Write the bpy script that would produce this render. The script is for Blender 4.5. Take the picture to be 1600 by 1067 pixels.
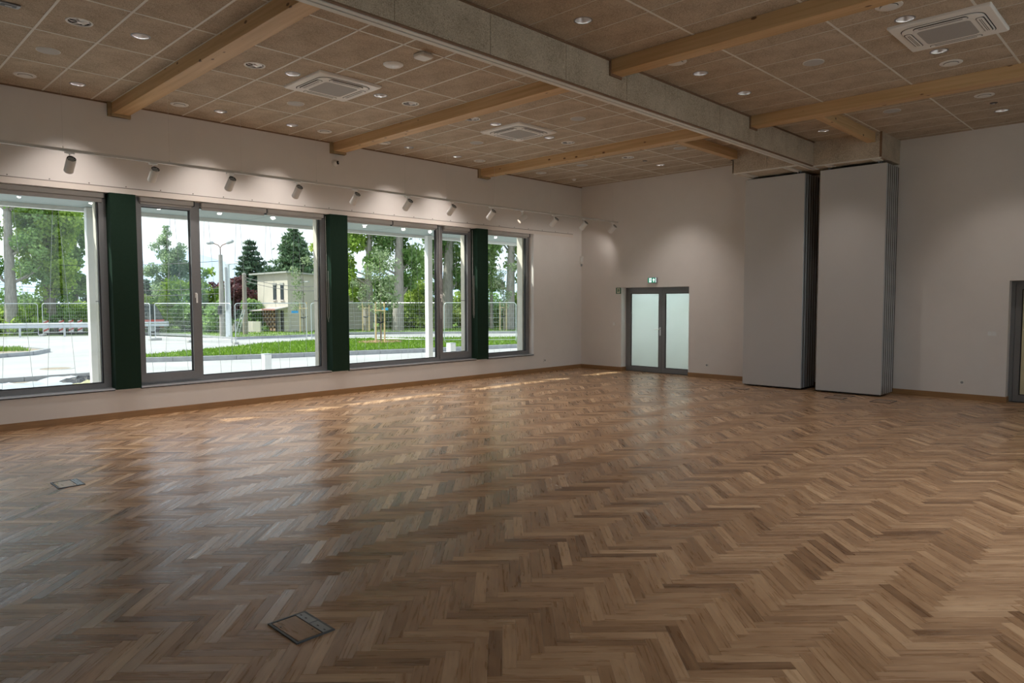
import bpy, bmesh, math, random
import numpy as np
from mathutils import Matrix, Vector

for o in list(bpy.data.objects):
    bpy.data.objects.remove(o, do_unlink=True)
random.seed(7)
RNG = np.random.default_rng(11)
SC = bpy.context.scene
COL = SC.collection

# ------------------------------------------------------------------ camera
F_PX, CAM_H = 1095.84, 1.74
YAW, PITCH, ROLL = math.radians(44.4686), math.radians(-3.3216), math.radians(-0.1516)
_f = Vector((-math.sin(YAW) * math.cos(PITCH), math.cos(YAW) * math.cos(PITCH), math.sin(PITCH)))
_r = _f.cross(Vector((0, 0, 1))).normalized()
_u = _r.cross(_f)
_r2 = _r * math.cos(ROLL) + _u * math.sin(ROLL)
_u2 = -_r * math.sin(ROLL) + _u * math.cos(ROLL)
cam_d = bpy.data.cameras.new('camera')
cam_d.sensor_width = 36.0
cam_d.lens = F_PX * 36.0 / 1600.0
cam_d.clip_start = 0.05
cam_d.clip_end = 6000
cam = bpy.data.objects.new('camera', cam_d)
COL.objects.link(cam)
cam.matrix_world = Matrix(((_r2.x, _u2.x, -_f.x, 0), (_r2.y, _u2.y, -_f.y, 0), (_r2.z, _u2.z, -_f.z, CAM_H), (0, 0, 0, 1)))
SC.camera = cam

def px_of(p):
    d = Vector(p) - Vector((0, 0, CAM_H))
    z = d.dot(_f)
    if z <= 0.01:
        return None
    return 800 + F_PX * d.dot(_r2) / z, 533.5 - F_PX * d.dot(_u2) / z, z

# ------------------------------------------------------------------ light and exposure
SUN_E, SKY_S, EXPO = 4.5, 1.03, 0.62
SPOT_W, DOWN_W, DOWN_W2 = 5.5, 98.0, 46.0
SC.view_settings.view_transform = 'Standard'
SC.view_settings.look = 'None'
SC.view_settings.gamma = 1.0
SC.view_settings.use_curve_mapping = False
SC.view_settings.exposure = EXPO

wd = bpy.data.worlds.new('sky')
SC.world = wd
wd.use_nodes = True
nt = wd.node_tree
for n in list(nt.nodes):
    nt.nodes.remove(n)
N = nt.nodes.new
out = N('ShaderNodeOutputWorld'); bg = N('ShaderNodeBackground'); tc = N('ShaderNodeTexCoord')
sep = N('ShaderNodeSeparateXYZ'); ramp = N('ShaderNodeValToRGB'); noi = N('ShaderNodeTexNoise'); mp = N('ShaderNodeMapping')
cr = N('ShaderNodeValToRGB'); mix = N('ShaderNodeMix'); mix.data_type = 'RGBA'
nt.links.new(tc.outputs['Generated'], sep.inputs[0])
nt.links.new(sep.outputs['Z'], ramp.inputs[0])
e = ramp.color_ramp.elements
e[0].position = 0.0; e[0].color = (0.70, 0.81, 0.97, 1)
e[1].position = 0.75; e[1].color = (0.22, 0.42, 0.86, 1)
mp.inputs['Scale'].default_value = (1.6, 1.6, 4.5)
nt.links.new(tc.outputs['Generated'], mp.inputs[0])
nt.links.new(mp.outputs[0], noi.inputs['Vector'])
noi.inputs['Scale'].default_value = 1.8; noi.inputs['Detail'].default_value = 6; noi.inputs['Roughness'].default_value = 0.55
nt.links.new(noi.outputs['Fac'], cr.inputs[0])
c = cr.color_ramp.elements
c[0].position = 0.34; c[0].color = (0, 0, 0, 1)
c[1].position = 0.56; c[1].color = (1, 1, 1, 1)
nt.links.new(cr.outputs[0], mix.inputs['Factor'])
nt.links.new(ramp.outputs[0], mix.inputs['A'])
mix.inputs['B'].default_value = (0.93, 0.96, 1.0, 1)
nt.links.new(mix.outputs['Result'], bg.inputs['Color'])
bg.inputs['Strength'].default_value = SKY_S
nt.links.new(bg.outputs[0], out.inputs[0])

sun_d = bpy.data.lights.new('sun', 'SUN')
sun_d.energy = SUN_E; sun_d.angle = math.radians(0.6); sun_d.color = (1.0, 0.95, 0.86)
sun = bpy.data.objects.new('sun', sun_d); COL.objects.link(sun)
sun.rotation_euler = Vector((0.57, 0.67, -1.0)).to_track_quat('-Z', 'Y').to_euler()
sun.location = (-30, -30, 50)

# ------------------------------------------------------------------ constants of the room
XW, YB, H = -11.45, 14.226, 4.635        # window wall, door wall, ceiling height
XR, YF = 2.6, -3.0                        # the walls behind and beside the camera
G = -0.35                                 # ground outside

# ------------------------------------------------------------------ materials
MATS = {}
def new_mat(name):
    m = bpy.data.materials.new(name); m.use_nodes = True
    t = m.node_tree
    for n in list(t.nodes):
        t.nodes.remove(n)
    o = t.nodes.new('ShaderNodeOutputMaterial')
    p = t.nodes.new('ShaderNodeBsdfPrincipled')
    t.links.new(p.outputs[0], o.inputs[0])
    MATS[name] = m
    return m, t, p, o

def pm(name, col, rough=0.5, metal=0.0, var=0.06, scale=8.0, bump=0.0, spec=0.5, stretch=(1, 1, 1), col2=None, detail=4.0, bscale=None):
    """principled material whose colour wanders between two tones on object-space noise"""
    m, t, p, o = new_mat(name)
    tc = t.nodes.new('ShaderNodeTexCoord'); mp = t.nodes.new('ShaderNodeMapping'); nz = t.nodes.new('ShaderNodeTexNoise')
    mp.inputs['Scale'].default_value = stretch
    t.links.new(tc.outputs['Object'], mp.inputs[0]); t.links.new(mp.outputs[0], nz.inputs['Vector'])
    nz.inputs['Scale'].default_value = scale; nz.inputs['Detail'].default_value = detail
    r = t.nodes.new('ShaderNodeValToRGB')
    a = tuple(max(0, c * (1 - var)) for c in col) + (1,)
    b = tuple(min(1, c * (1 + var)) for c in (col2 or col)) + (1,)
    r.color_ramp.elements[0].position = 0.3; r.color_ramp.elements[0].color = a
    r.color_ramp.elements[1].position = 0.7; r.color_ramp.elements[1].color = b
    t.links.new(nz.outputs['Fac'], r.inputs[0]); t.links.new(r.outputs[0], p.inputs['Base Color'])
    p.inputs['Roughness'].default_value = rough; p.inputs['Metallic'].default_value = metal
    p.inputs['Specular IOR Level'].default_value = spec
    if bump:
        bn = t.nodes.new('ShaderNodeBump'); bn.inputs['Strength'].default_value = bump; bn.inputs['Distance'].default_value = 0.01
        src = nz
        if bscale:
            src = t.nodes.new('ShaderNodeTexNoise'); src.inputs['Scale'].default_value = bscale; src.inputs['Detail'].default_value = 3
            t.links.new(tc.outputs['Object'], src.inputs['Vector'])
        t.links.new(src.outputs['Fac'], bn.inputs['Height']); t.links.new(bn.outputs[0], p.inputs['Normal'])
    return m

def emit(name, col, s):
    m, t, p, o = new_mat(name)
    p.inputs['Base Color'].default_value = col + (1,)
    p.inputs['Emission Color'].default_value = col + (1,); p.inputs['Emission Strength'].default_value = s
    return m

def glass(name, tint=(0.93, 0.965, 0.95), ior=1.5, rough=0.0):
    m, t, p, o = new_mat(name)
    t.nodes.remove(p)
    tr = t.nodes.new('ShaderNodeBsdfTransparent'); gl = t.nodes.new('ShaderNodeBsdfGlossy')
    lw = t.nodes.new('ShaderNodeLayerWeight'); lw.inputs['Blend'].default_value = 0.5
    pw = t.nodes.new('ShaderNodeMath'); pw.operation = 'POWER'; pw.inputs[1].default_value = 5.0
    fr = t.nodes.new('ShaderNodeMath'); fr.operation = 'MULTIPLY_ADD'; fr.inputs[1].default_value = 0.92; fr.inputs[2].default_value = 0.035
    t.links.new(lw.outputs['Facing'], pw.inputs[0]); t.links.new(pw.outputs[0], fr.inputs[0])
    mx = t.nodes.new('ShaderNodeMixShader')
    nz = t.nodes.new('ShaderNodeTexNoise'); nz.inputs['Scale'].default_value = 0.6
    rr = t.nodes.new('ShaderNodeValToRGB')
    rr.color_ramp.elements[0].color = tuple(c * 0.985 for c in tint) + (1,); rr.color_ramp.elements[1].color = tint + (1,)
    t.links.new(nz.outputs['Fac'], rr.inputs[0]); t.links.new(rr.outputs[0], tr.inputs['Color'])
    gl.inputs['Roughness'].default_value = rough
    t.links.new(fr.outputs[0], mx.inputs[0]); t.links.new(tr.outputs[0], mx.inputs[1]); t.links.new(gl.outputs[0], mx.inputs[2])
    t.links.new(mx.outputs[0], o.inputs[0])
    return m

def milk_mat(name, col):
    """frosted pane: lets light through diffusely, with a clear reflecting face"""
    m, t, p, o = new_mat(name)
    nz = t.nodes.new('ShaderNodeTexNoise'); nz.inputs['Scale'].default_value = 1.5
    r = t.nodes.new('ShaderNodeValToRGB'); r.color_ramp.elements[0].color = tuple(c * 0.95 for c in col) + (1,); r.color_ramp.elements[1].color = col + (1,)
    t.links.new(nz.outputs['Fac'], r.inputs[0]); t.links.new(r.outputs[0], p.inputs['Base Color'])
    p.inputs['Roughness'].default_value = 0.03; p.inputs['Specular IOR Level'].default_value = 1.0
    tl = t.nodes.new('ShaderNodeBsdfTranslucent'); mx = t.nodes.new('ShaderNodeMixShader'); mx.inputs[0].default_value = 0.5
    t.links.new(r.outputs[0], tl.inputs['Color'])
    t.links.new(p.outputs[0], mx.inputs[1]); t.links.new(tl.outputs[0], mx.inputs[2]); t.links.new(mx.outputs[0], o.inputs[0])
    return m

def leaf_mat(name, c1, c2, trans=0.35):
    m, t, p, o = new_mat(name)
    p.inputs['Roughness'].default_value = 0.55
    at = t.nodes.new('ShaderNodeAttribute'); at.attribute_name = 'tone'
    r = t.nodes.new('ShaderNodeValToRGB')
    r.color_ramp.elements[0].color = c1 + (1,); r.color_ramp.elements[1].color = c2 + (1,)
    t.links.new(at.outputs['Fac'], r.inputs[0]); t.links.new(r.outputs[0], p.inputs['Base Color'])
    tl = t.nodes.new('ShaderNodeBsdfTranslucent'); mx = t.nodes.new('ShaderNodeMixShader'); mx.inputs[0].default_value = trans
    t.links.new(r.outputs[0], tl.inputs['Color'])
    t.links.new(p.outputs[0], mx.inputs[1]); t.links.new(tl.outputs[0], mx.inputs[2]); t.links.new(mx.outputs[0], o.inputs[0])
    return m

def parquet_mat(name):
    m, t, p, o = new_mat(name)
    uv = t.nodes.new('ShaderNodeUVMap'); uv.uv_map = 'grain'
    at = t.nodes.new('ShaderNodeAttribute'); at.attribute_name = 'tone'
    mp = t.nodes.new('ShaderNodeMapping'); mp.inputs['Scale'].default_value = (3.0, 42.0, 1)
    n1 = t.nodes.new('ShaderNodeTexNoise'); n1.inputs['Scale'].default_value = 1.0; n1.inputs['Detail'].default_value = 7; n1.inputs['Distortion'].default_value = 0.7
    t.links.new(uv.outputs[0], mp.inputs[0]); t.links.new(mp.outputs[0], n1.inputs['Vector'])
    mp2 = t.nodes.new('ShaderNodeMapping'); mp2.inputs['Scale'].default_value = (2.2, 9.0, 1)
    n2 = t.nodes.new('ShaderNodeTexNoise'); n2.inputs['Scale'].default_value = 1.0; n2.inputs['Detail'].default_value = 3; n2.inputs['Distortion'].default_value = 1.6
    t.links.new(uv.outputs[0], mp2.inputs[0]); t.links.new(mp2.outputs[0], n2.inputs['Vector'])
    tone = t.nodes.new('ShaderNodeValToRGB')
    el = tone.color_ramp.elements
    el[0].position = 0.0; el[0].color = (0.19, 0.102, 0.050, 1)
    el[1].position = 1.0; el[1].color = (0.66, 0.455, 0.275, 1)
    k = el.new(0.5); k.color = (0.405, 0.245, 0.133, 1)
    a = t.nodes.new('ShaderNodeMath'); a.operation = 'MULTIPLY_ADD'; a.inputs[1].default_value = 0.8; a.inputs[2].default_value = -0.40
    b = t.nodes.new('ShaderNodeMath'); b.operation = 'ADD'
    a2 = t.nodes.new('ShaderNodeMath'); a2.operation = 'MULTIPLY_ADD'; a2.inputs[1].default_value = 0.55; a2.inputs[2].default_value = -0.275
    b2 = t.nodes.new('ShaderNodeMath'); b2.operation = 'ADD'
    t.links.new(n1.outputs['Fac'], a.inputs[0]); t.links.new(a.outputs[0], b.inputs[0]); t.links.new(at.outputs['Fac'], b.inputs[1])
    t.links.new(n2.outputs['Fac'], a2.inputs[0]); t.links.new(a2.outputs[0], b2.inputs[0]); t.links.new(b.outputs[0], b2.inputs[1])
    t.links.new(b2.outputs[0], tone.inputs[0]); t.links.new(tone.outputs[0], p.inputs['Base Color'])
    rg = t.nodes.new('ShaderNodeMapRange'); rg.inputs['From Min'].default_value = 0.3; rg.inputs['From Max'].default_value = 0.7
    rg.inputs['To Min'].default_value = 0.23; rg.inputs['To Max'].default_value = 0.40
    t.links.new(n1.outputs['Fac'], rg.inputs['Value']); t.links.new(rg.outputs[0], p.inputs['Roughness'])
    p.inputs['Specular IOR Level'].default_value = 0.8
    bn = t.nodes.new('ShaderNodeBump'); bn.inputs['Strength'].default_value = 0.10; bn.inputs['Distance'].default_value = 0.002
    t.links.new(n1.outputs['Fac'], bn.inputs['Height']); t.links.new(bn.outputs[0], p.inputs['Normal'])
    ge = t.nodes.new('ShaderNodeNewGeometry'); tl = t.nodes.new('ShaderNodeAttribute'); tl.attribute_name = 'tilt'   # boards never lie perfectly level
    av = t.nodes.new('ShaderNodeVectorMath'); av.operation = 'ADD'; nv = t.nodes.new('ShaderNodeVectorMath'); nv.operation = 'NORMALIZE'
    t.links.new(ge.outputs['Normal'], av.inputs[0]); t.links.new(tl.outputs['Vector'], av.inputs[1])
    t.links.new(av.outputs[0], nv.inputs[0]); t.links.new(nv.outputs[0], bn.inputs['Normal'])
    p.inputs['Anisotropic'].default_value = 0.6; p.inputs['Anisotropic Rotation'].default_value = 0.25
    tg = t.nodes.new('ShaderNodeTangent'); tg.direction_type = 'UV_MAP'; tg.uv_map = 'grain'
    t.links.new(tg.outputs[0], p.inputs['Tangent'])
    return m

def glulam_mat(name, axis):
    """spruce beam: long grain plus scattered knots"""
    m, t, p, o = new_mat(name)
    tc = t.nodes.new('ShaderNodeTexCoord'); mp = t.nodes.new('ShaderNodeMapping')
    s = [14.0, 14.0, 22.0]; s[axis] = 0.7
    mp.inputs['Scale'].default_value = s
    n1 = t.nodes.new('ShaderNodeTexNoise'); n1.inputs['Scale'].default_value = 1.0; n1.inputs['Detail'].default_value = 5; n1.inputs['Distortion'].default_value = 0.4
    t.links.new(tc.outputs['Object'], mp.inputs[0]); t.links.new(mp.outputs[0], n1.inputs['Vector'])
    r = t.nodes.new('ShaderNodeValToRGB')
    r.color_ramp.elements[0].position = 0.25; r.color_ramp.elements[0].color = (0.53, 0.335, 0.155, 1)
    r.color_ramp.elements[1].position = 0.75; r.color_ramp.elements[1].color = (0.73, 0.515, 0.285, 1)
    t.links.new(n1.outputs['Fac'], r.inputs[0])
    mp2 = t.nodes.new('ShaderNodeMapping'); s2 = [7.0, 7.0, 7.0]; s2[axis] = 3.4; mp2.inputs['Scale'].default_value = s2
    v = t.nodes.new('ShaderNodeTexVoronoi'); v.inputs['Scale'].default_value = 1.0; v.inputs['Randomness'].default_value = 1.0
    t.links.new(tc.outputs['Object'], mp2.inputs[0]); t.links.new(mp2.outputs[0], v.inputs['Vector'])
    kr = t.nodes.new('ShaderNodeValToRGB')
    kr.color_ramp.elements[0].position = 0.085; kr.color_ramp.elements[0].color = (1, 1, 1, 1)
    kr.color_ramp.elements[1].position = 0.135; kr.color_ramp.elements[1].color = (0, 0, 0, 1)
    t.links.new(v.outputs['Distance'], kr.inputs[0])
    mx = t.nodes.new('ShaderNodeMix'); mx.data_type = 'RGBA'
    t.links.new(kr.outputs[0], mx.inputs['Factor']); t.links.new(r.outputs[0], mx.inputs['A']); mx.inputs['B'].default_value = (0.16, 0.08, 0.035, 1)
    t.links.new(mx.outputs['Result'], p.inputs['Base Color'])
    p.inputs['Roughness'].default_value = 0.55
    return m

def woodwool_mat(name, c1, c2, scale=60):
    m, t, p, o = new_mat(name)
    tc = t.nodes.new('ShaderNodeTexCoord')
    n1 = t.nodes.new('ShaderNodeTexNoise'); n1.inputs['Scale'].default_value = scale; n1.inputs['Detail'].default_value = 3; n1.inputs['Distortion'].default_value = 2.5
    t.links.new(tc.outputs['Object'], n1.inputs['Vector'])
    n2 = t.nodes.new('ShaderNodeTexNoise'); n2.inputs['Scale'].default_value = 3.0; n2.inputs['Detail'].default_value = 3
    t.links.new(tc.outputs['Object'], n2.inputs['Vector'])
    ad = t.nodes.new('ShaderNodeMath'); ad.operation = 'MULTIPLY_ADD'; ad.inputs[1].default_value = 0.35
    t.links.new(n2.outputs['Fac'], ad.inputs[0]); 
    sb = t.nodes.new('ShaderNodeMath'); sb.operation = 'SUBTRACT'; sb.inputs[1].default_value = 0.175
    t.links.new(n1.outputs['Fac'], ad.inputs[2]); t.links.new(ad.outputs[0], sb.inputs[0])
    r = t.nodes.new('ShaderNodeValToRGB')
    r.color_ramp.elements[0].position = 0.30; r.color_ramp.elements[0].color = c1 + (1,)
    r.color_ramp.elements[1].position = 0.62; r.color_ramp.elements[1].color = c2 + (1,)
    t.links.new(sb.outputs[0], r.inputs[0]); t.links.new(r.outputs[0], p.inputs['Base Color'])
    p.inputs['Roughness'].default_value = 0.9; p.inputs['Specular IOR Level'].default_value = 0.2
    bn = t.nodes.new('ShaderNodeBump'); bn.inputs['Strength'].default_value = 0.5; bn.inputs['Distance'].default_value = 0.004
    t.links.new(n1.outputs['Fac'], bn.inputs['Height']); t.links.new(bn.outputs[0], p.inputs['Normal'])
    return m

M = MATS
pm('wall', (0.79, 0.76, 0.735), 0.85, var=0.015, scale=3, bump=0.06, bscale=180, spec=0.25)
pm('wall_out', (0.62, 0.60, 0.56), 0.9, var=0.05, scale=2)
pm('board', (0.78, 0.72, 0.67), 0.8, var=0.015, scale=4)
pm('groove', (0.20, 0.18, 0.16), 0.9)
pm('baseboard', (0.33, 0.185, 0.080), 0.45, var=0.18, scale=3, stretch=(1.2, 1.2, 25), detail=6)
parquet_mat('parquet')
pm('subfloor', (0.045, 0.028, 0.018), 0.9)
woodwool_mat('woodwool', (0.27, 0.212, 0.152), (0.64, 0.55, 0.44))
woodwool_mat('woodwool_pale', (0.30, 0.25, 0.185), (0.68, 0.60, 0.49), 55)
pm('tee_white', (0.78, 0.77, 0.72), 0.45, var=0.02)
pm('plenum', (0.05, 0.045, 0.04), 0.9)
pm('wood_strip', (0.23, 0.14, 0.085), 0.6, var=0.1)
glulam_mat('glulam_x', 0); glulam_mat('glulam_y', 1)
pm('bracket_wood', (0.40, 0.30, 0.165), 0.7, var=0.1, scale=12)
pm('green', (0.016, 0.037, 0.025), 0.7, var=0.05, scale=20, spec=0.08)
pm('alu_grey', (0.20, 0.203, 0.212), 0.42, metal=0.1, var=0.03, scale=30)
pm('alu_dark', (0.045, 0.047, 0.052), 0.4, metal=0.2, var=0.05)
pm('sill_metal', (0.52, 0.54, 0.57), 0.32, metal=0.5, var=0.03)
pm('blind_grey', (0.40, 0.385, 0.365), 0.6, var=0.03)
pm('rubber', (0.018, 0.018, 0.02), 0.7)
glass('pane_glass')
pm('stone_pale', (0.70, 0.66, 0.58), 0.85, var=0.05, scale=6)
pm('white_metal', (0.86, 0.86, 0.85), 0.4, var=0.02)
pm('white_plastic', (0.80, 0.79, 0.76), 0.38, var=0.015)
pm('disc_white', (0.86, 0.87, 0.87), 0.35, var=0.015)
pm('disc_gloss', (0.80, 0.80, 0.81), 0.18, var=0.02)
pm('speaker_grille', (0.50, 0.51, 0.51), 0.6, var=0.10, scale=260)
pm('ac_grille', (0.42, 0.42, 0.42), 0.65, var=0.15, scale=220)
pm('ac_white', (0.90, 0.90, 0.88), 0.3, var=0.012)
pm('chrome', (0.84, 0.80, 0.78), 0.42, metal=1.0, var=0.02)
pm('satin', (0.70, 0.70, 0.70), 0.3, metal=1.0, var=0.03)
pm('track_white', (0.62, 0.61, 0.58), 0.45, var=0.02)
emit('lens_warm', (1.0, 0.78, 0.62), 0.8)
pm('lens_off', (0.75, 0.73, 0.68), 0.4, var=0.02)
pm('panel_skin', (0.56, 0.55, 0.545), 0.5, var=0.012, scale=2, bump=0.02, bscale=200)
pm('panel_edge', (0.52, 0.55, 0.58), 0.3, metal=0.7, var=0.03)
milk_mat('milk_glass', (0.68, 0.76, 0.75))
milk_mat('cream_glass', (0.66, 0.63, 0.50))
pm('sign_green', (0.012, 0.13, 0.07), 0.5, var=0.04)
pm('sign_cream', (0.62, 0.66, 0.50), 0.5, var=0.04)
emit('sign_lit_green', (0.01, 0.20, 0.11), 0.55)
emit('sign_lit_white', (0.86, 0.97, 0.98), 0.75)
pm('sign_case', (0.30, 0.31, 0.36), 0.4, var=0.03)
pm('steel_dark', (0.085, 0.088, 0.095), 0.42, metal=0.4, var=0.05)
pm('steel_flap', (0.30, 0.32, 0.34), 0.38, metal=0.6, var=0.05)
pm('camera_black', (0.01, 0.01, 0.012), 0.15)
# outside
pm('concrete_pave', (0.38, 0.38, 0.375), 0.9, var=0.05, scale=0.5, col2=(0.43, 0.43, 0.42))
pm('kerb_stone', (0.36, 0.37, 0.38), 0.9, var=0.12, scale=5)
pm('soil', (0.30, 0.25, 0.19), 0.95, var=0.25, scale=6)
pm('lawn', (0.13, 0.21, 0.045), 0.95, var=0.3, scale=1.5, col2=(0.20, 0.30, 0.06))
leaf_mat('grass_blade', (0.09, 0.19, 0.012), (0.24, 0.40, 0.03), 0.4)
pm('ground_far', (0.10, 0.15, 0.05), 0.95, var=0.3, scale=0.3)
leaf_mat('leaf_poplar', (0.14, 0.28, 0.03), (0.52, 0.68, 0.13), 0.5)
leaf_mat('leaf_lime', (0.1, 0.22, 0.055), (0.4, 0.58, 0.2), 0.45)
leaf_mat('leaf_yellow', (0.22, 0.36, 0.05), (0.58, 0.68, 0.18), 0.45)
leaf_mat('leaf_birch', (0.20, 0.31, 0.17), (0.48, 0.60, 0.36), 0.5)
leaf_mat('leaf_dark', (0.03, 0.07, 0.045), (0.13, 0.21, 0.13), 0.2)
leaf_mat('leaf_spruce', (0.05, 0.11, 0.06), (0.2, 0.31, 0.16), 0.2)
leaf_mat('leaf_purple', (0.08, 0.03, 0.035), (0.33, 0.13, 0.14), 0.3)
leaf_mat('leaf_pale', (0.16, 0.24, 0.10), (0.46, 0.55, 0.33), 0.35)
pm('bark', (0.19, 0.165, 0.14), 0.95, var=0.3, scale=5, stretch=(4, 4, 0.6), bump=0.6)
pm('bark_pale', (0.33, 0.30, 0.27), 0.95, var=0.25, scale=5, stretch=(4, 4, 0.6), bump=0.4)
pm('stake_wood', (0.62, 0.47, 0.26), 0.8, var=0.12, scale=8)
pm('strap', (0.02, 0.025, 0.03), 0.8)
pm('galvanised', (0.55, 0.58, 0.60), 0.45, metal=0.5, var=0.08, scale=3)
pm('wire_steel', (0.40, 0.42, 0.43), 0.5, metal=0.5, var=0.03)
pm('concrete_block', (0.42, 0.42, 0.40), 0.95, var=0.1)
pm('render_cream', (0.58, 0.53, 0.46), 0.9, var=0.05, scale=1.5)
pm('roof_sheet', (0.40, 0.40, 0.38), 0.7, var=0.06)
pm('window_dark', (0.05, 0.06, 0.075), 0.12)
pm('lattice', (0.42, 0.27, 0.17), 0.8, var=0.15)
pm('lattice_back', (0.10, 0.055, 0.035), 0.9)
pm('awning', (0.55, 0.50, 0.48), 0.6)
pm('awning_red', (0.40, 0.16, 0.14), 0.6)
pm('door_dark', (0.05, 0.045, 0.055), 0.5)
pm('concrete_pole', (0.36, 0.34, 0.31), 0.9, var=0.1, scale=3)
pm('pole_white', (0.74, 0.78, 0.80), 0.4, var=0.03)
pm('pole_wood', (0.30, 0.26, 0.22), 0.9, var=0.15, stretch=(4, 4, 0.5))
pm('rust', (0.26, 0.12, 0.07), 0.8, var=0.2)
pm('lamp_head', (0.42, 0.44, 0.45), 0.4, var=0.05)
pm('red_paint', (0.55, 0.06, 0.04), 0.4)
emit('beacon', (1.0, 0.30, 0.05), 0.6)
pm('tyre', (0.02, 0.02, 0.02), 0.9)
pm('blue_plate', (0.05, 0.35, 0.70), 0.5)
pm('sheet_film', (0.50, 0.53, 0.56), 0.35, var=0.15, scale=2)
pm('film_black', (0.02, 0.02, 0.022), 0.5)
pm('straw', (0.42, 0.40, 0.24), 0.95, var=0.25, scale=8)
pm('mulch', (0.30, 0.17, 0.10), 0.95, var=0.35, scale=9)
pm('soffit_teal', (0.30, 0.36, 0.36), 0.5, var=0.02)
pm('hill_haze', (0.42, 0.52, 0.63), 1.0, var=0.08, scale=0.004)  # aerial haze is mixed into this pale blue base colour
pm('hazard_white', (0.75, 0.72, 0.70), 0.6)
pm('yellow_paint', (0.75, 0.70, 0.10), 0.6)

# ------------------------------------------------------------------ mesh helpers
class MB:
    def __init__(s):
        s.v, s.f = [], []
    def _add(s, vs, fs):
        n = len(s.v); s.v.extend([tuple(p) for p in vs]); s.f.extend([tuple(i + n for i in q) for q in fs]); return s
    def box(s, x0, x1, y0, y1, z0, z1):
        return s._add([(x0, y0, z0), (x1, y0, z0), (x1, y1, z0), (x0, y1, z0), (x0, y0, z1), (x1, y0, z1), (x1, y1, z1), (x0, y1, z1)],
                      [(0, 3, 2, 1), (4, 5, 6, 7), (0, 1, 5, 4), (1, 2, 6, 5), (2, 3, 7, 6), (3, 0, 4, 7)])
    def cbox(s, x0, x1, y0, y1, z0, z1, c):
        """box with chamfered vertical edges and rims"""
        def ring(i, z):
            a, b, d, e = x0 + i, x1 - i, y0 + i, y1 - i
            return [(a + c, d, z), (b - c, d, z), (b, d + c, z), (b, e - c, z), (b - c, e, z), (a + c, e, z), (a, e - c, z), (a, d + c, z)]
        rs = [ring(c * 0.6, z0), ring(0, z0 + c * 0.6), ring(0, z1 - c * 0.6), ring(c * 0.6, z1)]
        vs = [p for r in rs for p in r]; fs = []
        for k in range(3):
            for i in range(8):
                j = (i + 1) % 8
                fs.append((k * 8 + i, k * 8 + j, k * 8 + 8 + j, k * 8 + 8 + i))
        fs.append(tuple(range(7, -1, -1))); fs.append(tuple(range(24, 32)))
        return s._add(vs, fs)
    def tube(s, pts, rad, n=8, cap=True):
        pts = [Vector(p) for p in pts]
        rs = rad if isinstance(rad, (list, tuple)) else [rad] * len(pts)
        vs, fs = [], []
        prev = None
        for i, p in enumerate(pts):
            d = (pts[min(i + 1, len(pts) - 1)] - pts[max(i - 1, 0)]).normalized()
            a = d.cross(Vector((0, 0, 1))) if abs(d.z) < 0.95 else d.cross(Vector((1, 0, 0)))
            a.normalize(); b = d.cross(a)
            if prev is not None and a.dot(prev) < 0:
                a = -a; b = -b
            prev = a
            for k in range(n):
                t = 2 * math.pi * k / n
                vs.append(p + (a * math.cos(t) + b * math.sin(t)) * rs[i])
        for i in range(len(pts) - 1):
            for k in range(n):
                j = (k + 1) % n
                fs.append((i * n + k, i * n + j, i * n + n + j, i * n + n + k))
        if cap:
            fs.append(tuple(range(n - 1, -1, -1))); fs.append(tuple(range((len(pts) - 1) * n, len(pts) * n)))
        return s._add(vs, fs)
    def lathe(s, prof, c=(0, 0, 0), n=28, close=False):
        vs, fs = [], []
        for r, z in prof:
            for k in range(n):
                t = 2 * math.pi * k / n
                vs.append((c[0] + r * math.cos(t), c[1] + r * math.sin(t), c[2] + z))
        m = len(prof)
        for i in range(m - 1 + (1 if close else 0)):
            i2 = (i + 1) % m
            for k in range(n):
                j = (k + 1) % n
                fs.append((i * n + k, i * n + j, i2 * n + j, i2 * n + k))
        return s._add(vs, fs)
    def disc(s, r, z, c=(0, 0, 0), n=28, down=False):
        vs = [(c[0] + r * math.cos(2 * math.pi * k / n), c[1] + r * math.sin(2 * math.pi * k / n), c[2] + z) for k in range(n)]
        f = tuple(range(n)); f = f[::-1] if down else f
        return s._add(vs, [f])
    def prism(s, poly, z0, z1):
        n = len(poly)
        vs = [(p[0], p[1], z0) for p in poly] + [(p[0], p[1], z1) for p in poly]
        fs = [tuple(range(n - 1, -1, -1)), tuple(range(n, 2 * n))]
        for i in range(n):
            j = (i + 1) % n; fs.append((i, j, n + j, n + i))
        return s._add(vs, fs)
    def plate(s, poly, o, a, b, nrm, th):
        """flat outline (u,v) placed at o with axes a,b and thickness th along nrm"""
        o, a, b, nrm = Vector(o), Vector(a), Vector(b), Vector(nrm)
        n = len(poly)
        vs = [o + a * p[0] + b * p[1] for p in poly] + [o + a * p[0] + b * p[1] + nrm * th for p in poly]
        fs = [tuple(range(n - 1, -1, -1)), tuple(range(n, 2 * n))]
        for i in range(n):
            j = (i + 1) % n; fs.append((i, j, n + j, n + i))
        return s._add(vs, fs)
    def mesh(s, name):
        me = bpy.data.meshes.new(name); me.from_pydata(s.v, [], s.f); me.update()
        return me

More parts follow.
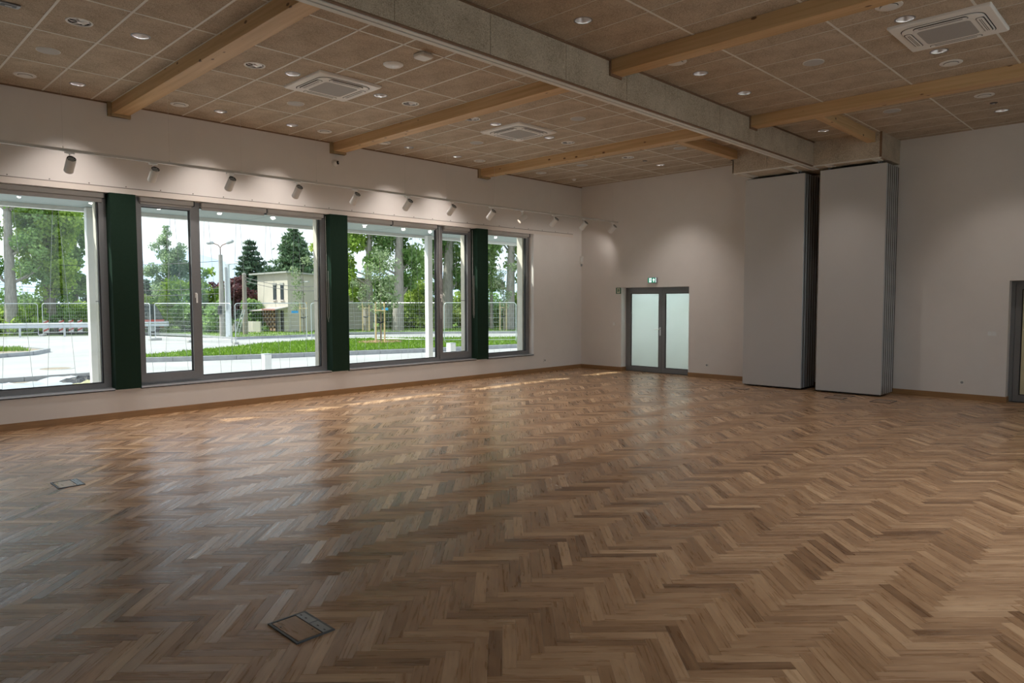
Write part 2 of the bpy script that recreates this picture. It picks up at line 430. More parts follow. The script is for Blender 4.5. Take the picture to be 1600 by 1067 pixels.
def obj(name, mb, mat, parent=None, smooth=False, base=None, fixn=True):
    me = mb if isinstance(mb, bpy.types.Mesh) else mb.mesh(name)
    if fixn and not isinstance(mb, bpy.types.Mesh):
        bm = bmesh.new(); bm.from_mesh(me); bmesh.ops.recalc_face_normals(bm, faces=bm.faces); bm.to_mesh(me); bm.free()
    if mat and not me.materials:
        me.materials.append(M[mat])
    if smooth:
        for p in me.polygons:
            p.use_smooth = True
        try:
            me.set_sharp_from_angle(angle=math.radians(38))
        except Exception:
            pass
    o = bpy.data.objects.new(name, me); COL.objects.link(o)
    if parent:
        o.parent = parent
        if base is not None:          # geometry given in world space
            o.matrix_parent_inverse = Matrix.Translation(Vector(base)).inverted()
    return o

def tag(o, label=None, cat=None, group=None, kind=None):
    if label: o['label'] = label
    if cat: o['category'] = cat
    if group: o['group'] = group
    if kind: o['kind'] = kind
    return o

def thing(name, label, cat, loc=(0, 0, 0), group=None, kind=None, rotz=0):
    o = bpy.data.objects.new(name, None); COL.objects.link(o)
    o.location = loc; o.rotation_euler = (0, 0, rotz); o.empty_display_size = 0.1
    return tag(o, label, cat, group, kind)

def dup(root, loc, rotz=0, label=None, group=None):
    r = root.copy(); COL.objects.link(r); r.location = loc; r.rotation_euler = (0, 0, rotz)
    if label: r['label'] = label
    if group: r['group'] = group
    for ch in list(root.children):
        c = ch.copy(); COL.objects.link(c); c.parent = r
        for g in ch.children:
            d = g.copy(); COL.objects.link(d); d.parent = c
    return r

# ================================================================== THE SETTING
# ---------------------------------------------------------------- floor: herringbone oak
PL, PW = 0.45, 0.07
floor = obj('floor', MB().box(XW - 0.02, XR, YF, YB + 0.3, -0.12, -0.016), 'subfloor')
tag(floor, 'oak herringbone parquet floor across the whole empty hall', None, None, 'structure')
s2 = math.sqrt(0.5)
ox, oy = -1.297 - PL * s2, 4.223 - PL * s2
planks = []
for m_ in range(-22, 14):
    for k in range(-200, 260):
        for t in (0, 1):
            u0, v0 = k * PW + m_ * PL, k * PW - m_ * PL
            if t == 0:
                r = (u0, u0 + PL, v0, v0 + PW)
            else:
                r = (u0 + PL, u0 + PL + PW, v0 + PW - PL, v0 + PW)
            uc, vc = (r[0] + r[1]) / 2, (r[2] + r[3]) / 2
            wx, wy = ox + (uc - vc) * s2, oy + (uc + vc) * s2
            if XW - 0.2 < wx < XR + 0.2 and YF - 0.2 < wy < YB + 0.45:
                planks.append((r, wx, wy, t))
def plank_rank(p):
    q = px_of((p[1], p[2], 0))
    if q is None or not (-20 < q[0] < 1620 and 480 < q[1] < 1080):
        return 1e9
    return q[2]
order = sorted(range(len(planks)), key=lambda i: plank_rank(planks[i]))
near = set(order[:300])
GAP = 0.00035
def plank_geo(L2, W2):
    """top with a tiny arris: 8 verts, 5 faces, local frame, length along x"""
    c = 0.0006
    v = [(-L2, -W2, -c), (L2, -W2, -c), (L2, W2, -c), (-L2, W2, -c), (-L2 + c, -W2 + c, 0), (L2 - c, -W2 + c, 0), (L2 - c, W2 - c, 0), (-L2 + c, W2 - c, 0)]
    v += [(-L2, -W2, -0.015), (L2, -W2, -0.015), (L2, W2, -0.015), (-L2, W2, -0.015)]
    f = [(4, 5, 6, 7), (0, 1, 5, 4), (1, 2, 6, 5), (2, 3, 7, 6), (3, 0, 4, 7), (8, 9, 1, 0), (9, 10, 2, 1), (10, 11, 3, 2), (11, 8, 0, 3)]
    return v, f
pv, pf = plank_geo(PL / 2 - GAP, PW / 2 - GAP)
def plank_mesh(name, items):
    """items: (wx, wy, angle, tone, gu, gv); builds one mesh with grain uv and tone attribute"""
    nv, V, Fc, UV, T = len(pv), [], [], [], []
    for (wx, wy, an, tone, gu, gv) in items:
        ca, sa = math.cos(an), math.sin(an); b = len(V)
        for x, y, z in pv:
            V.append((wx + x * ca - y * sa, wy + x * sa + y * ca, z))
        for q in pf:
            Fc.append(tuple(i + b for i in q))
            for i in q:
                UV.extend((pv[i][0] + gu, pv[i][1] + gv))
            T.append(tone)
    me = bpy.data.meshes.new(name); me.from_pydata(V, [], Fc); me.update()
    uv = me.uv_layers.new(name='grain'); uv.data.foreach_set('uv', np.array(UV, dtype=np.float32))
    at = me.attributes.new('tone', 'FLOAT', 'FACE'); at.data.foreach_set('value', np.array(T, dtype=np.float32))
    tv = []
    for _ in items:
        q = (random.gauss(0, 0.013), random.gauss(0, 0.013), 0.0); tv.extend(q * len(pf))
    ta = me.attributes.new('tilt', 'FLOAT_VECTOR', 'FACE'); ta.data.foreach_set('vector', np.array(tv, dtype=np.float32))
    me.materials.append(M['parquet'])
    return me
def rnd_tone():
    t = random.gauss(0.47, 0.17)
    if random.random() < 0.06: t -= 0.22
    if random.random() < 0.05: t += 0.18
    return min(0.95, max(0.03, t))
variants = [plank_mesh('plank', [(0, 0, 0, min(0.9, max(0.08, 0.47 + 0.16 * q)), random.uniform(0, 40), random.uniform(0, 40))])
            for q in [-2.2, -1.6, -1.3, -1.0, -0.8, -0.6, -0.45, -0.3, -0.2, -0.1, 0, 0, 0.1, 0.2, 0.3, 0.45, 0.6, 0.7, 0.85, 1.0, 1.2, 1.4, 1.7, 2.1] * 2]
rest = []
for i, (r, wx, wy, t) in enumerate(planks):
    an = math.pi / 4 if t == 0 else -math.pi / 4
    if random.random() < 0.5: an += math.pi
    if i in near:
        o = bpy.data.objects.new('plank', random.choice(variants)); COL.objects.link(o)
        o.location = (wx, wy, 0); o.rotation_euler = (0, 0, an); o.parent = floor
    elif XW < wx + 0.25 and wy < YB + 0.42:
        rest.append((wx, wy, an, rnd_tone(), random.uniform(0, 60), random.uniform(0, 60)))
po = obj('planks', plank_mesh('planks', rest), None, floor, fixn=False)
tag(po, None, None, None, 'stuff')

# ---------------------------------------------------------------- window wall
SZ, HZ = 0.44, 3.33                       # sill and head of the long opening
WY0, WY1 = -2.42, 12.41
XO = -11.92
w = MB()
w.box(XO, XW, YF - 0.2, YB + 0.5, -0.35, SZ)
w.box(XO, XW, YF - 0.2, YB + 0.5, HZ, H + 0.4)
w.box(XO, XW, YF - 0.2, WY0, SZ, HZ)
w.box(XO, XW, WY1, YB + 0.5, SZ, HZ)
tag(obj('wall_left', w, 'wall'), 'warm white wall with the long row of windows', None, None, 'structure')
tr = obj('trim_1', MB().box(XW, XW + 0.012, YF, 13.88, HZ + 0.002, 3.412), 'board')
tag(tr, 'thin board above the windows with a row of small screws', None, None, 'structure')
obj('shadow_groove', MB().box(XW, XW + 0.003, YF, 13.88, 3.412, 3.424), 'groove', tr)
scr = MB().lathe([(0.0, 0.006), (0.008, 0.006), (0.009, 0.0)], n=8).mesh('screw'); scr.materials.append(M['groove'])
y = 0.59
while y < 13.8:
    o = bpy.data.objects.new('screw', scr); COL.objects.link(o); o.parent = tr
    o.location = (XW, y, 3.442); o.rotation_euler = (0, math.pi / 2, 0); y += 0.485

# green pillars and the stone piers outside them
PILL = [(-0.37, -0.02), (3.26, 3.61), (6.89, 7.25), (10.53, 10.86)]
PNAME = ['before the first window in view', 'between the first and second windows', 'between the second and third windows', 'between the third and last windows']
for (a, b), nm in zip(PILL, PNAME):
    p = thing('pillar', 'dark green square pillar ' + nm, None, (XW, (a + b) / 2, SZ), kind='structure')
    base = p.location
    obj('cladding', MB().box(-11.70, XW + 0.05, a, b, SZ, HZ), 'green', p, base=base)
    obj('stone_pier', MB().box(-11.82, -11.70, a - 0.115, b + 0.02, -0.35, HZ), 'stone_pale', p, base=base)
    obj('pier_joint', MB().box(-11.822, -11.70, a - 0.117, a - 0.10, 1.74, 1.755), 'groove', p, base=base)
pe = obj('trim_2', MB().box(-11.88, -11.70, 12.28, 12.41, -0.35, HZ), 'stone_pale')
tag(pe, 'pale stone pier outside the end window', None, None, 'structure')

# windows, one per bay
FX0, FX1, GX = -11.68, -11.60, -11.64
def frame_rect(mb, y0, y1, z0, z1, t, x0=FX0, x1=FX1, tb=None, tl=None, tr_=None):
    tb = t if tb is None else tb; tl = t if tl is None else tl; tr_ = t if tr_ is None else tr_
    mb.box(x0, x1, y0, y0 + tl, z0, z1); mb.box(x0, x1, y1 - tr_, y1, z0, z1)
    mb.box(x0, x1, y0 + tl, y1 - tr_, z0, z0 + tb); mb.box(x0, x1, y0 + tl, y1 - tr_, z1 - t, z1)
    return mb
def window(n, y0, y1, label, casement=None):
    """casement: (ya, yb, side) of an opening sash; the rest is a fixed pane"""
    wn = thing('window_%d' % n, label, None, (FX1, (y0 + y1) / 2, SZ), kind='structure')
    B = wn.location
    obj('frame', frame_rect(MB(), y0, y1, SZ + 0.02, HZ, 0.075, tl=0.10, tr_=0.10), 'alu_grey', wn, base=B)
    fy0, fy1 = y0 + 0.10, y1 - 0.10
    if casement:
        ya, yb, side = casement
        mull = (yb, yb + 0.06) if side < 0 else (ya - 0.06, ya)
        obj('mullion', MB().box(FX0, FX1 + 0.004, mull[0], mull[1], SZ + 0.095, HZ - 0.075), 'alu_grey', wn, base=B)
        s = obj('sash', frame_rect(MB(), ya, yb, SZ + 0.06, HZ - 0.05, 0.085, FX0 + 0.01, FX1 + 0.022, tb=0.125), 'alu_grey', wn, base=B)
        obj('pane', MB().box(GX - 0.006, GX + 0.006, ya + 0.085, yb - 0.085, SZ + 0.185, HZ - 0.135), 'pane_glass', s)
        obj('gasket', frame_rect(MB(), ya + 0.083, yb - 0.083, SZ + 0.183, HZ - 0.133, 0.012, GX - 0.02, GX + 0.02), 'rubber', s)
        hy = yb - 0.03 if side < 0 else ya + 0.03
        h = MB().cbox(FX1 + 0.022, FX1 + 0.034, hy - 0.016, hy + 0.016, 1.80, 1.88, 0.004)
        h.cbox(FX1 + 0.034, FX1 + 0.066, hy - 0.012, hy + 0.012, 1.845, 1.87, 0.004)
        h.cbox(FX1 + 0.05, FX1 + 0.07, hy - 0.013, hy + 0.013, 1.72, 1.87, 0.005)
        obj('handle', h, 'white_metal', s)
        hg = MB()
        side_y = ya + 0.0 if side < 0 else yb - 0.0
        for zz in (0.62, 3.0):
            hg.tube([(FX1 + 0.022, side_y, zz), (FX1 + 0.022, side_y, zz + 0.12)], 0.012, 8)
        obj('hinge', hg, 'alu_grey', s)
        g0, g1 = (mull[1], fy1) if side < 0 else (fy0, mull[0])
    else:
        g0, g1 = fy0, fy1
    obj('pane', MB().box(GX - 0.006, GX + 0.006, g0, g1, SZ + 0.095, HZ - 0.075), 'pane_glass', wn, base=B)
    obj('gasket', frame_rect(MB(), g0, g1, SZ + 0.093, HZ - 0.073, 0.014, GX - 0.02, GX + 0.02), 'rubber', wn, base=B)
    sl = MB().box(FX1 - 0.02, XW + 0.018, y0 + 0.002, y1 - 0.002, SZ - 0.002, SZ + 0.018)
    obj('sill', sl, 'sill_metal', wn, base=B)
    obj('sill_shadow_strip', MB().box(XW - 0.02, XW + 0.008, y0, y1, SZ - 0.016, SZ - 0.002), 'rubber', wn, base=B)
    return wn
window(1, -0.02, 3.26, 'single wide fixed window nearest the camera, looking onto poplars')
window(2, 3.61, 6.89, 'window with a narrow opening sash left of a wide pane, beige house beyond', (3.655, 4.55, -1))
window(3, 7.25, 10.53, 'window with a wide pane and narrow opening sash, staked young tree beyond', (9.60, 10.485, 1))
window(4, 10.86, 12.41, 'short fixed window at the far end of the row')
window(5, -2.42, -0.37, 'window of the same row behind the camera side pillar')

# roller blind cassettes
def blind(y0, y1, label, drop=0.0, chain=None):
    t = thing('roller_blind', label, 'blind', (-11.54, (y0 + y1) / 2, HZ), 'rolled up window blinds')
    B = t.location
    obj('cassette', MB().cbox(-11.592, -11.50, y0, y1, HZ - 0.075, HZ - 0.004, 0.012), 'blind_grey', t, base=B)
    obj('bottom_bar', MB().cbox(-11.575, -11.555, y0 + 0.02, y1 - 0.02, HZ - 0.105 - drop, HZ - 0.075, 0.004), 'blind_grey', t, base=B)
    obj('end_cap', MB().cbox(-11.595, -11.497, y1, y1 + 0.012, HZ - 0.08, HZ - 0.002, 0.006), 'alu_dark', t, base=B)
    if chain is not None:
        pts = [(-11.49, chain, HZ - 0.04), (-11.49, chain + 0.005, 2.2), (-11.488, chain + 0.012, 1.45), (-11.486, chain + 0.03, 1.36), (-11.486, chain + 0.045, 1.45), (-11.49, chain + 0.04, 2.3)]
        obj('bead_chain', MB().tube(pts, 0.0025, 5), 'white_plastic', t, base=B)
blind(0.0, 3.22, 'rolled blind above the wide fixed window nearest the camera', 0.03)
blind(3.70, 4.50, 'short rolled blind above the opening sash of the house-view window', 0.0)
blind(4.62, 5.72, 'rolled blind over the wide pane, half touching the narrow sash', 0.012)
blind(5.735, 6.82, 'rolled blind over the wide pane, half touching the second pillar', 0.0, 6.84)
blind(7.28, 8.35, 'rolled blind right after the second pillar over a wide pane', 0.0)
blind(8.365, 9.50, 'rolled blind over the wide pane beside the far narrow sash', 0.0, 9.53)
blind(9.68, 10.42, 'short rolled blind above the far narrow opening sash', 0.0, 10.47)
blind(10.90, 12.33, 'rolled blind above the short end window', 0.0, 12.36)

# ---------------------------------------------------------------- door wall
w = MB()
D1, D2, DH = (-10.19, -8.32), (-2.30, -0.45), 2.055
Y2 = YB + 0.2
w.box(XO, D1[0], YB, Y2, -0.02, H + 0.4); w.box(D1[1], D2[0], YB, Y2, -0.02, H + 0.4); w.box(D2[1], XR + 0.4, YB, Y2, -0.02, H + 0.4)
w.box(D1[0], D1[1], YB, Y2, DH, H + 0.4); w.box(D2[0], D2[1], YB, Y2, DH, H + 0.4)
tag(obj('wall_back', w, 'wall'), 'warm white wall with the glazed double door', None, None, 'structure')
def door(n, x0, x1, mid, label, gm):
    d = thing('door_%d' % n, label, None, ((x0 + x1) / 2, Y2, 0), kind='structure')
    B = d.location
    f = MB(); yb = Y2 + 0.07
    f.box(x0, x0 + 0.06, Y2, yb, 0, 2.12); f.box(x1 - 0.06, x1, Y2, yb, 0, 2.12); f.box(x0 + 0.06, x1 - 0.06, Y2, yb, 2.0, 2.12)
    obj('frame', f, 'alu_grey', d, base=B)
    obj('door_stop', MB().box(x0 + 0.05, x1 - 0.05, Y2 + 0.051, yb, 1.955, 2.005).box(x0 + 0.05, x0 + 0.10, Y2 + 0.051, yb, 0.0, 1.955).box(x1 - 0.10, x1 - 0.05, Y2 + 0.051, yb, 0.0, 1.955), 'alu_grey', d, base=B)
    obj('threshold', MB().box(x0, x1, Y2 - 0.01, yb, 0, 0.012), 'alu_dark', d, base=B)
    leaves = [(x0 + 0.065, mid - 0.003), (mid + 0.003, x1 - 0.065)] if mid else [(x0 + 0.065, x1 - 0.065)]
    for i, (a, b) in enumerate(leaves):
        l = MB()
        y0, y1 = Y2 - 0.008, Y2 + 0.05
        t = 0.085
        l.box(a, a + t, y0, y1, 0.015, 1.995); l.box(b - t, b, y0, y1, 0.015, 1.995)
        l.box(a + t, b - t, y0, y1, 0.015, 0.125); l.box(a + t, b - t, y0, y1, 1.91, 1.995)
        lo = obj('door_leaf', l, 'alu_grey', d, base=B)
        obj('pane', MB().box(a + t, b - t, Y2 + 0.018, Y2 + 0.03, 0.125, 1.91), gm, lo)
        g = MB()
        for (p, q, r_, s_) in ((a + t, a + t + 0.014, 0.125, 1.91), (b - t - 0.014, b - t, 0.125, 1.91), (a + t, b - t, 0.125, 0.137), (a + t, b - t, 1.898, 1.91)):
            g.box(p, q, Y2 + 0.004, Y2 + 0.018, r_, s_)
        obj('gasket', g, 'rubber', lo)
        if i == 0 and mid:
            h = MB()
            h.cbox(b - 0.055, b - 0.025, y0 - 0.012, y0, 0.90, 1.10, 0.004)
            h.tube([(b - 0.04, y0, 1.05), (b - 0.04, y0 - 0.05, 1.05), (b - 0.06, y0 - 0.055, 1.05), (b - 0.17, y0 - 0.055, 1.05)], 0.010, 8)
            h.tube([(b - 0.04, y0 - 0.02, 0.95), (b - 0.04, y0, 0.95)], 0.012, 8)
            obj('handle', h, 'satin', lo, smooth=True)
    return d
door(1, -10.19, -8.12, -9.15, 'grey framed double door with frosted glass below the lit exit sign', 'milk_glass')
door(2, -2.30, -0.40, -1.35, 'grey framed door with cream glass at the far edge of the room', 'cream_glass')
# unseen vestibules and lamps added to light the frosted doors from behind
for n_, (x0, x1, pw, cl) in enumerate(((-10.6, -7.7, 105.0, (0.95, 1.0, 1.0)), (-2.9, 0.6, 24.0, (1.0, 0.95, 0.8)))):
    v = MB(); ya, yb = Y2 + 0.09, Y2 + 2.2
    v.box(x0 - 0.1, x0, Y2 - 0.02, yb, -0.02, 2.7); v.box(x1, x1 + 0.1, Y2 - 0.02, yb, -0.02, 2.7); v.box(x0, x1, yb, yb + 0.1, -0.02, 2.7)
    v.box(x0, x1, ya - 0.11, yb, 2.6, 2.7); v.box(x0, x1, ya - 0.11, yb, -0.1, -0.01)
    ve = obj('wall_vestibule_%d' % (n_ + 1), v, 'wall'); tag(ve, 'unseen added vestibule behind a frosted door', None, None, 'structure')
    lp_ = thing('vestibule_fill_lamp', 'unseen added lamp in the vestibule behind the %s door' % ('double' if n_ == 0 else 'cream glass'), 'lamp', ((x0 + x1) / 2, Y2 + 1.3, 2.6))
    obj('shade', MB().lathe([(0.0, -0.05), (0.12, -0.045), (0.15, 0.0)], n=24), 'disc_white', lp_, smooth=True)
    ld = bpy.data.lights.new('vestibule_fill_light', 'POINT'); ld.energy = pw; ld.color = cl; ld.shadow_soft_size = 0.12
    lo_ = bpy.data.objects.new('vestibule_fill_light', ld); COL.objects.link(lo_); lo_.parent = lp_; lo_.location = (0, 0, -0.2)
# baseboards
bb = MB(); bb.box(XW, XW + 0.016, YF, YB, 0, 0.0975)
tag(obj('baseboard_left', bb, 'baseboard'), 'brown oak baseboard along the window wall', None, None, 'structure')
bb = MB()
bb.box(XW + 0.016, D1[0] + 0.0, YB - 0.016, YB, 0, 0.0975); bb.box(D1[0], D1[0] + 0.016, YB - 0.016, Y2 - 0.01, 0, 0.0975)
bb.box(D1[1], D2[0], YB - 0.016, YB, 0, 0.0975); bb.box(D2[0], D2[0] + 0.016, YB - 0.016, Y2 - 0.01, 0, 0.0975)
tag(obj('baseboard_back', bb, 'baseboard'), 'brown oak baseboard along the door wall', None, None, 'structure')

# walls beside and behind the camera, with the daylight openings of that side
w = MB()
RW = [(1.2, 4.3), (4.4, 7.5), (7.6, 10.7)]
RZ0, RZ1 = 0.06, 4.55
w.box(XR, XR + 0.4, YF - 0.2, YB + 0.4, -0.35, RZ0); w.box(XR, XR + 0.4, YF - 0.2, YB + 0.4, RZ1, H + 0.4)
prev = YF - 0.2
for a, b in RW:
    w.box(XR, XR + 0.4, prev, a, RZ0, RZ1); prev = b
w.box(XR, XR + 0.4, prev, YB + 0.4, RZ0, RZ1)
tag(obj('wall_right', w, 'wall'), 'white wall with tall windows beside the camera', None, None, 'structure')
for i, (a, b) in enumerate(RW):
    wn = thing('window_%d' % (6 + i), 'tall grey framed window in the wall beside the camera', None, (XR + 0.1, (a + b) / 2, RZ0), kind='structure')
    f = MB()
    for (p, q, r_, s_) in ((a, a + 0.06, RZ0, RZ1), (b - 0.06, b, RZ0, RZ1), (a, b, RZ0, RZ0 + 0.06), (a, b, RZ1 - 0.06, RZ1), ((a + b) / 2 - 0.03, (a + b) / 2 + 0.03, RZ0, RZ1)):
        f.box(XR + 0.08, XR + 0.14, p, q, r_, s_)
    obj('frame', f, 'alu_grey', wn, base=wn.location)
    for p, q in ((a + 0.06, (a + b) / 2 - 0.03), ((a + b) / 2 + 0.03, b - 0.06)):
        obj('pane', MB().box(XR + 0.10, XR + 0.112, p, q, RZ0 + 0.06, RZ1 - 0.06), 'pane_glass', wn, base=wn.location)
w = MB().box(XO, XR + 0.4, YF - 0.3, YF, -0.35, H + 0.4)
tag(obj('wall_front', w, 'wall'), 'plain white wall behind the camera', None, None, 'structure')

# ---------------------------------------------------------------- ceiling
ceil = obj('ceiling', MB().box(XO, XR + 0.4, YF - 0.3, YB + 0.4, H + 0.22, H + 0.4), 'plenum')
tag(ceil, 'suspended ceiling of brown wood wool tiles in a white grid', None, None, 'structure')
BEAMS = [(3.335, 3.555), (6.985, 7.205), (10.655, 10.885)]
BX0, BX1 = -5.36, -5.19                    # bulkhead
BAYS = [(0.0, 3.335, [0.70, 1.295, 1.89, 2.485, 3.08]), (3.555, 6.985, [4.34, 4.935, 5.53, 6.125, 6.71]),
        (7.205, 10.655, [7.92, 8.515, 9.11, 9.705, 10.30]), (10.885, YB, [11.65, 12.245, 12.84, 13.435, 14.03])]
XL = [XW, -10.15, -8.95, -7.75, -6.55, BX0]
XRT = [BX1, -4.07, -2.895, -1.70, -0.50, 0.70, 1.90]
DOWN = [(-8.38, 2.76), (-10.79, 2.75), (-8.38, 4.56), (-10.79, 4.66), (-10.79, 5.84), (-8.38, 5.90), (-10.79, 8.23), (-10.79, 9.43), (-8.38, 8.17), (-8.38, 9.50),
        (-8.38, 13.09), (-4.68, 8.22), (-4.68, 9.42), (-2.30, 8.15), (-2.30, 9.47), (-2.30, 13.09), (-4.73, 12.45), (-4.68, 5.83), (0.09, 4.65), (0.09, 5.83), (0.09, 8.22)]  # the last row is unseen, added to brighten the floor beside the camera
SWIRL = [(-8.41, 2.18), (-8.41, 4.07), (-8.41, 6.45), (-8.41, 7.68), (-8.41, 10.05), (-8.41, 11.94)]
HOLES = [(x, y, 0.088) for x, y in DOWN] + [(x, y, 0.108) for x, y in SWIRL]
def tile_mesh(x0, x1, y0, y1, holes):
    bm = bmesh.new()
    cx, cy = (x0 + x1) / 2, (y0 + y1) / 2
    def loop(pts):
        vs = [bm.verts.new((px - cx, py - cy, 0)) for px, py in pts]
        return [bm.edges.new((vs[i], vs[(i + 1) % len(vs)])) for i in range(len(vs))]
    ed = loop([(x0, y0), (x1, y0), (x1, y1), (x0, y1)])
    for hx, hy, hr in holes:
        ed += loop([(hx + hr * math.cos(2 * math.pi * k / 28), hy + hr * math.sin(2 * math.pi * k / 28)) for k in range(28)])
    if holes:
        bmesh.ops.triangle_fill(bm, edges=ed, use_beauty=True)
    else:
        bm.faces.new([v for v in bm.verts])
    r = bmesh.ops.extrude_face_region(bm, geom=bm.faces[:])
    bmesh.ops.translate(bm, verts=[v for v in r['geom'] if isinstance(v, bmesh.types.BMVert)], vec=(0, 0, 0.02))
    bmesh.ops.recalc_face_normals(bm, faces=bm.faces)
    me = bpy.data.meshes.new('ceiling_tile'); bm.to_mesh(me); bm.free()
    me.materials.append(M['woodwool'])
    return me
tcache = {}
def add_tile(x0, x1, y0, y1):
    g = 0.002
    x0, x1, y0, y1 = x0 + g, x1 - g, y0 + g, y1 - g
    hs = [h for h in HOLES if x0 < h[0] < x1 and y0 < h[1] < y1]
    key = None if hs else (round(x1 - x0, 4), round(y1 - y0, 4))
    me = tcache.get(key) if key else None
    if me is None:
        me = tile_mesh(x0, x1, y0, y1, hs)
        if key: tcache[key] = me
    o = bpy.data.objects.new('ceiling_tile', me); COL.objects.link(o); o.parent = ceil
    o.location = ((x0 + x1) / 2, (y0 + y1) / 2, H)
for (ya, yb, seams) in BAYS:
    ys = [ya] + [s for s in seams if s < yb - 0.05] + [yb]
    for xs in (XL, XRT):
        for i in range(len(xs) - 1):
            for j in range(len(ys) - 1):
                add_tile(xs[i], xs[i + 1], ys[j], ys[j + 1])
pb = MB()
pb.box(XW, XR, YF, 0.0, H, H + 0.02); pb.box(1.9, XR, 0.0, YB, H, H + 0.02)
for a, b in BEAMS:
    pb.box(XW, 1.9, a, b, H, H + 0.02)
obj('ceiling_board', pb, 'woodwool', ceil)
T = 0.024
def rail(x0, x1, y0, y1):
    obj('grid_rail', MB().box(x0, x1, y0, y1, H - 0.003, H + 0.001), 'tee_white', ceil)
for (ya, yb, seams) in BAYS:
    for s in seams:
        if s < yb - 0.05:
            rail(XW, -6.34, s - T / 2, s + T / 2)
            rail(BX1, 1.9, s - 0.004, s + 0.004)
    for xx in XL[1:-1]:
        rail(xx - T / 2, xx + T / 2, ya, yb)
    for xx in XRT[1:]:
        rail(xx - T / 2, xx + T / 2, ya, yb)
for a, b in BEAMS:
    rail(XW, BX0, a - 0.014, a)
obj('edge_angle', MB().box(XW, XW + 0.015, 0, YB, H - 0.02, H), 'wood_strip', ceil)

# glulam beams
BZ = 4.470
BN = ['nearest beam', 'second beam', 'third beam']
for i, (a, b) in enumerate(BEAMS):
    t = thing('ceiling_beam', 'pale spruce ceiling beam from the window wall, the ' + BN[i], None, (XW, (a + b) / 2, BZ), kind='structure')
    obj('beam', MB().cbox(XW, BX0, a, b, BZ, H, 0.006), 'glulam_x', t, base=t.location)
    br = MB(); br.box(XW, XW + 0.04, a - 0.055, b + 0.03, 4.435, H); br.box(XW, XW + 0.10, a - 0.02, b + 0.015, 4.435, BZ)
    obj('bracket', br, 'bracket_wood', t, base=t.location)
    t = thing('ceiling_beam', 'brown spruce ceiling beam past the bulkhead, continuing the ' + BN[i], None, (BX1, (a + b) / 2, BZ), kind='structure')
    obj('beam', MB().cbox(BX1, XR, a, b, BZ, H, 0.006), 'glulam_x', t, base=t.location)
    obj('bracket', MB().box(BX1 + 0.0, BX1 + 0.02, a - 0.02, b + 0.0, BZ - 0.03, H), 'wood_strip', t, base=t.location)
for (xa, xb, yb_, lab) in ((-6.645, -6.515, 12.90, 'short ceiling beam from the third beam to the bulkhead box above the first panel stack'),
                           (-4.27, -4.135, 13.24, 'short ceiling beam from the third beam to the bulkhead box above the second panel stack')):
    t = thing('ceiling_beam', lab, None, ((xa + xb) / 2, yb_, BZ), kind='structure')
    obj('beam', MB().cbox(xa, xb, 10.885, yb_, BZ, H, 0.005), 'glulam_y', t, base=t.location)
    obj('bracket', MB().box(xa - 0.01, xb + 0.01, yb_ - 0.02, yb_, BZ - 0.015, H), 'wood_strip', t, base=t.location)

# bulkhead that carries the folding wall track
bk = thing('bulkhead', 'long ceiling bulkhead clad in pale wood wool boards with a white track beneath', None, (-5.27, 7.0, 4.22), kind='structure')
B = bk.location
obj('core', MB().box(BX0 + 0.01, BX1 - 0.03, YF, 13.2, 4.235, H + 0.2), 'plenum', bk, base=B)
js = [-2.04, -0.87, 0.30, 1.47, 2.64, 3.815, 4.99, 6.165, 7.334, 8.505, 9.68, 10.85, 12.02, 13.2]
js[-1] = 13.2
for i in range(len(js) - 1):
    if js[i + 1] < 1.0: continue
    obj('board', MB().box(BX1 - 0.025, BX1, js[i] + 0.003, js[i + 1] - 0.003, 4.205, H), 'woodwool_pale', bk, base=B)
obj('board', MB().box(BX0, BX0 + 0.015, YF, 12.87, 4.205, H), 'woodwool_pale', bk, base=B)
obj('edge_strip', MB().box(BX1 - 0.03, BX1 + 0.004, YF, 13.2, 4.192, 4.207), 'wood_strip', bk, base=B)
obj('corner_strip', MB().box(BX1, BX1 + 0.02, YF, 13.2, H - 0.022, H - 0.003), 'wood_strip', bk, base=B)
trk = obj('track_rail', MB().box(BX0 + 0.005, -5.295, YF, 13.56, 4.185, 4.235).box(-5.272, BX1 - 0.035, YF, 13.56, 4.185, 4.235), 'tee_white', bk, base=B)
obj('track_slot', MB().box(-5.295, -5.272, YF, 13.56, 4.20, 4.235), 'rubber', trk)
# boxes over the two panel stacks
t = thing('bulkhead_box', 'wood wool clad box above the first stack of wall panels', None, (-5.98, 13.5, 4.21), kind='structure'); B = t.location
obj('core', MB().box(-6.59, BX0, 12.90, YB, 4.225, H), 'plenum', t, base=B)
for a, b in ((-6.61, -5.925), (-5.919, BX0)):
    obj('board', MB().box(a, b, 12.87, 12.895, 4.205, H), 'woodwool_pale', t, base=B)
obj('board', MB().box(-6.615, -6.59, 12.87, YB, 4.205, H), 'woodwool_pale', t, base=B)
obj('soffit_board', MB().box(-6.60, BX0, 12.88, YB, 4.203, 4.225), 'woodwool_pale', t, base=B)
sr = MB().box(-6.60, BX0, 12.885, 12.96, 4.188, 4.203)
for q in (-6.53, -5.66):
    sr.box(q, q + 0.05, 12.96, 13.55, 4.188, 4.203); sr.box(q + 0.07, q + 0.12, 12.96, 13.55, 4.188, 4.203)
obj('cross_rail', sr, 'tee_white', t, base=B)
t = thing('bulkhead_box', 'wood wool clad box above the second stack of wall panels', None, (-4.6, 13.7, 4.21), kind='structure'); B = t.location
obj('core', MB().box(BX0, -4.06, 13.235, YB, 4.225, H), 'plenum', t, base=B)
obj('board', MB().box(BX1 - 0.005, -4.035, 13.205, 13.23, 4.205, H), 'woodwool_pale', t, base=B)
obj('board', MB().box(-4.06, -4.03, 13.205, YB, 4.205, H), 'woodwool_pale', t, base=B)
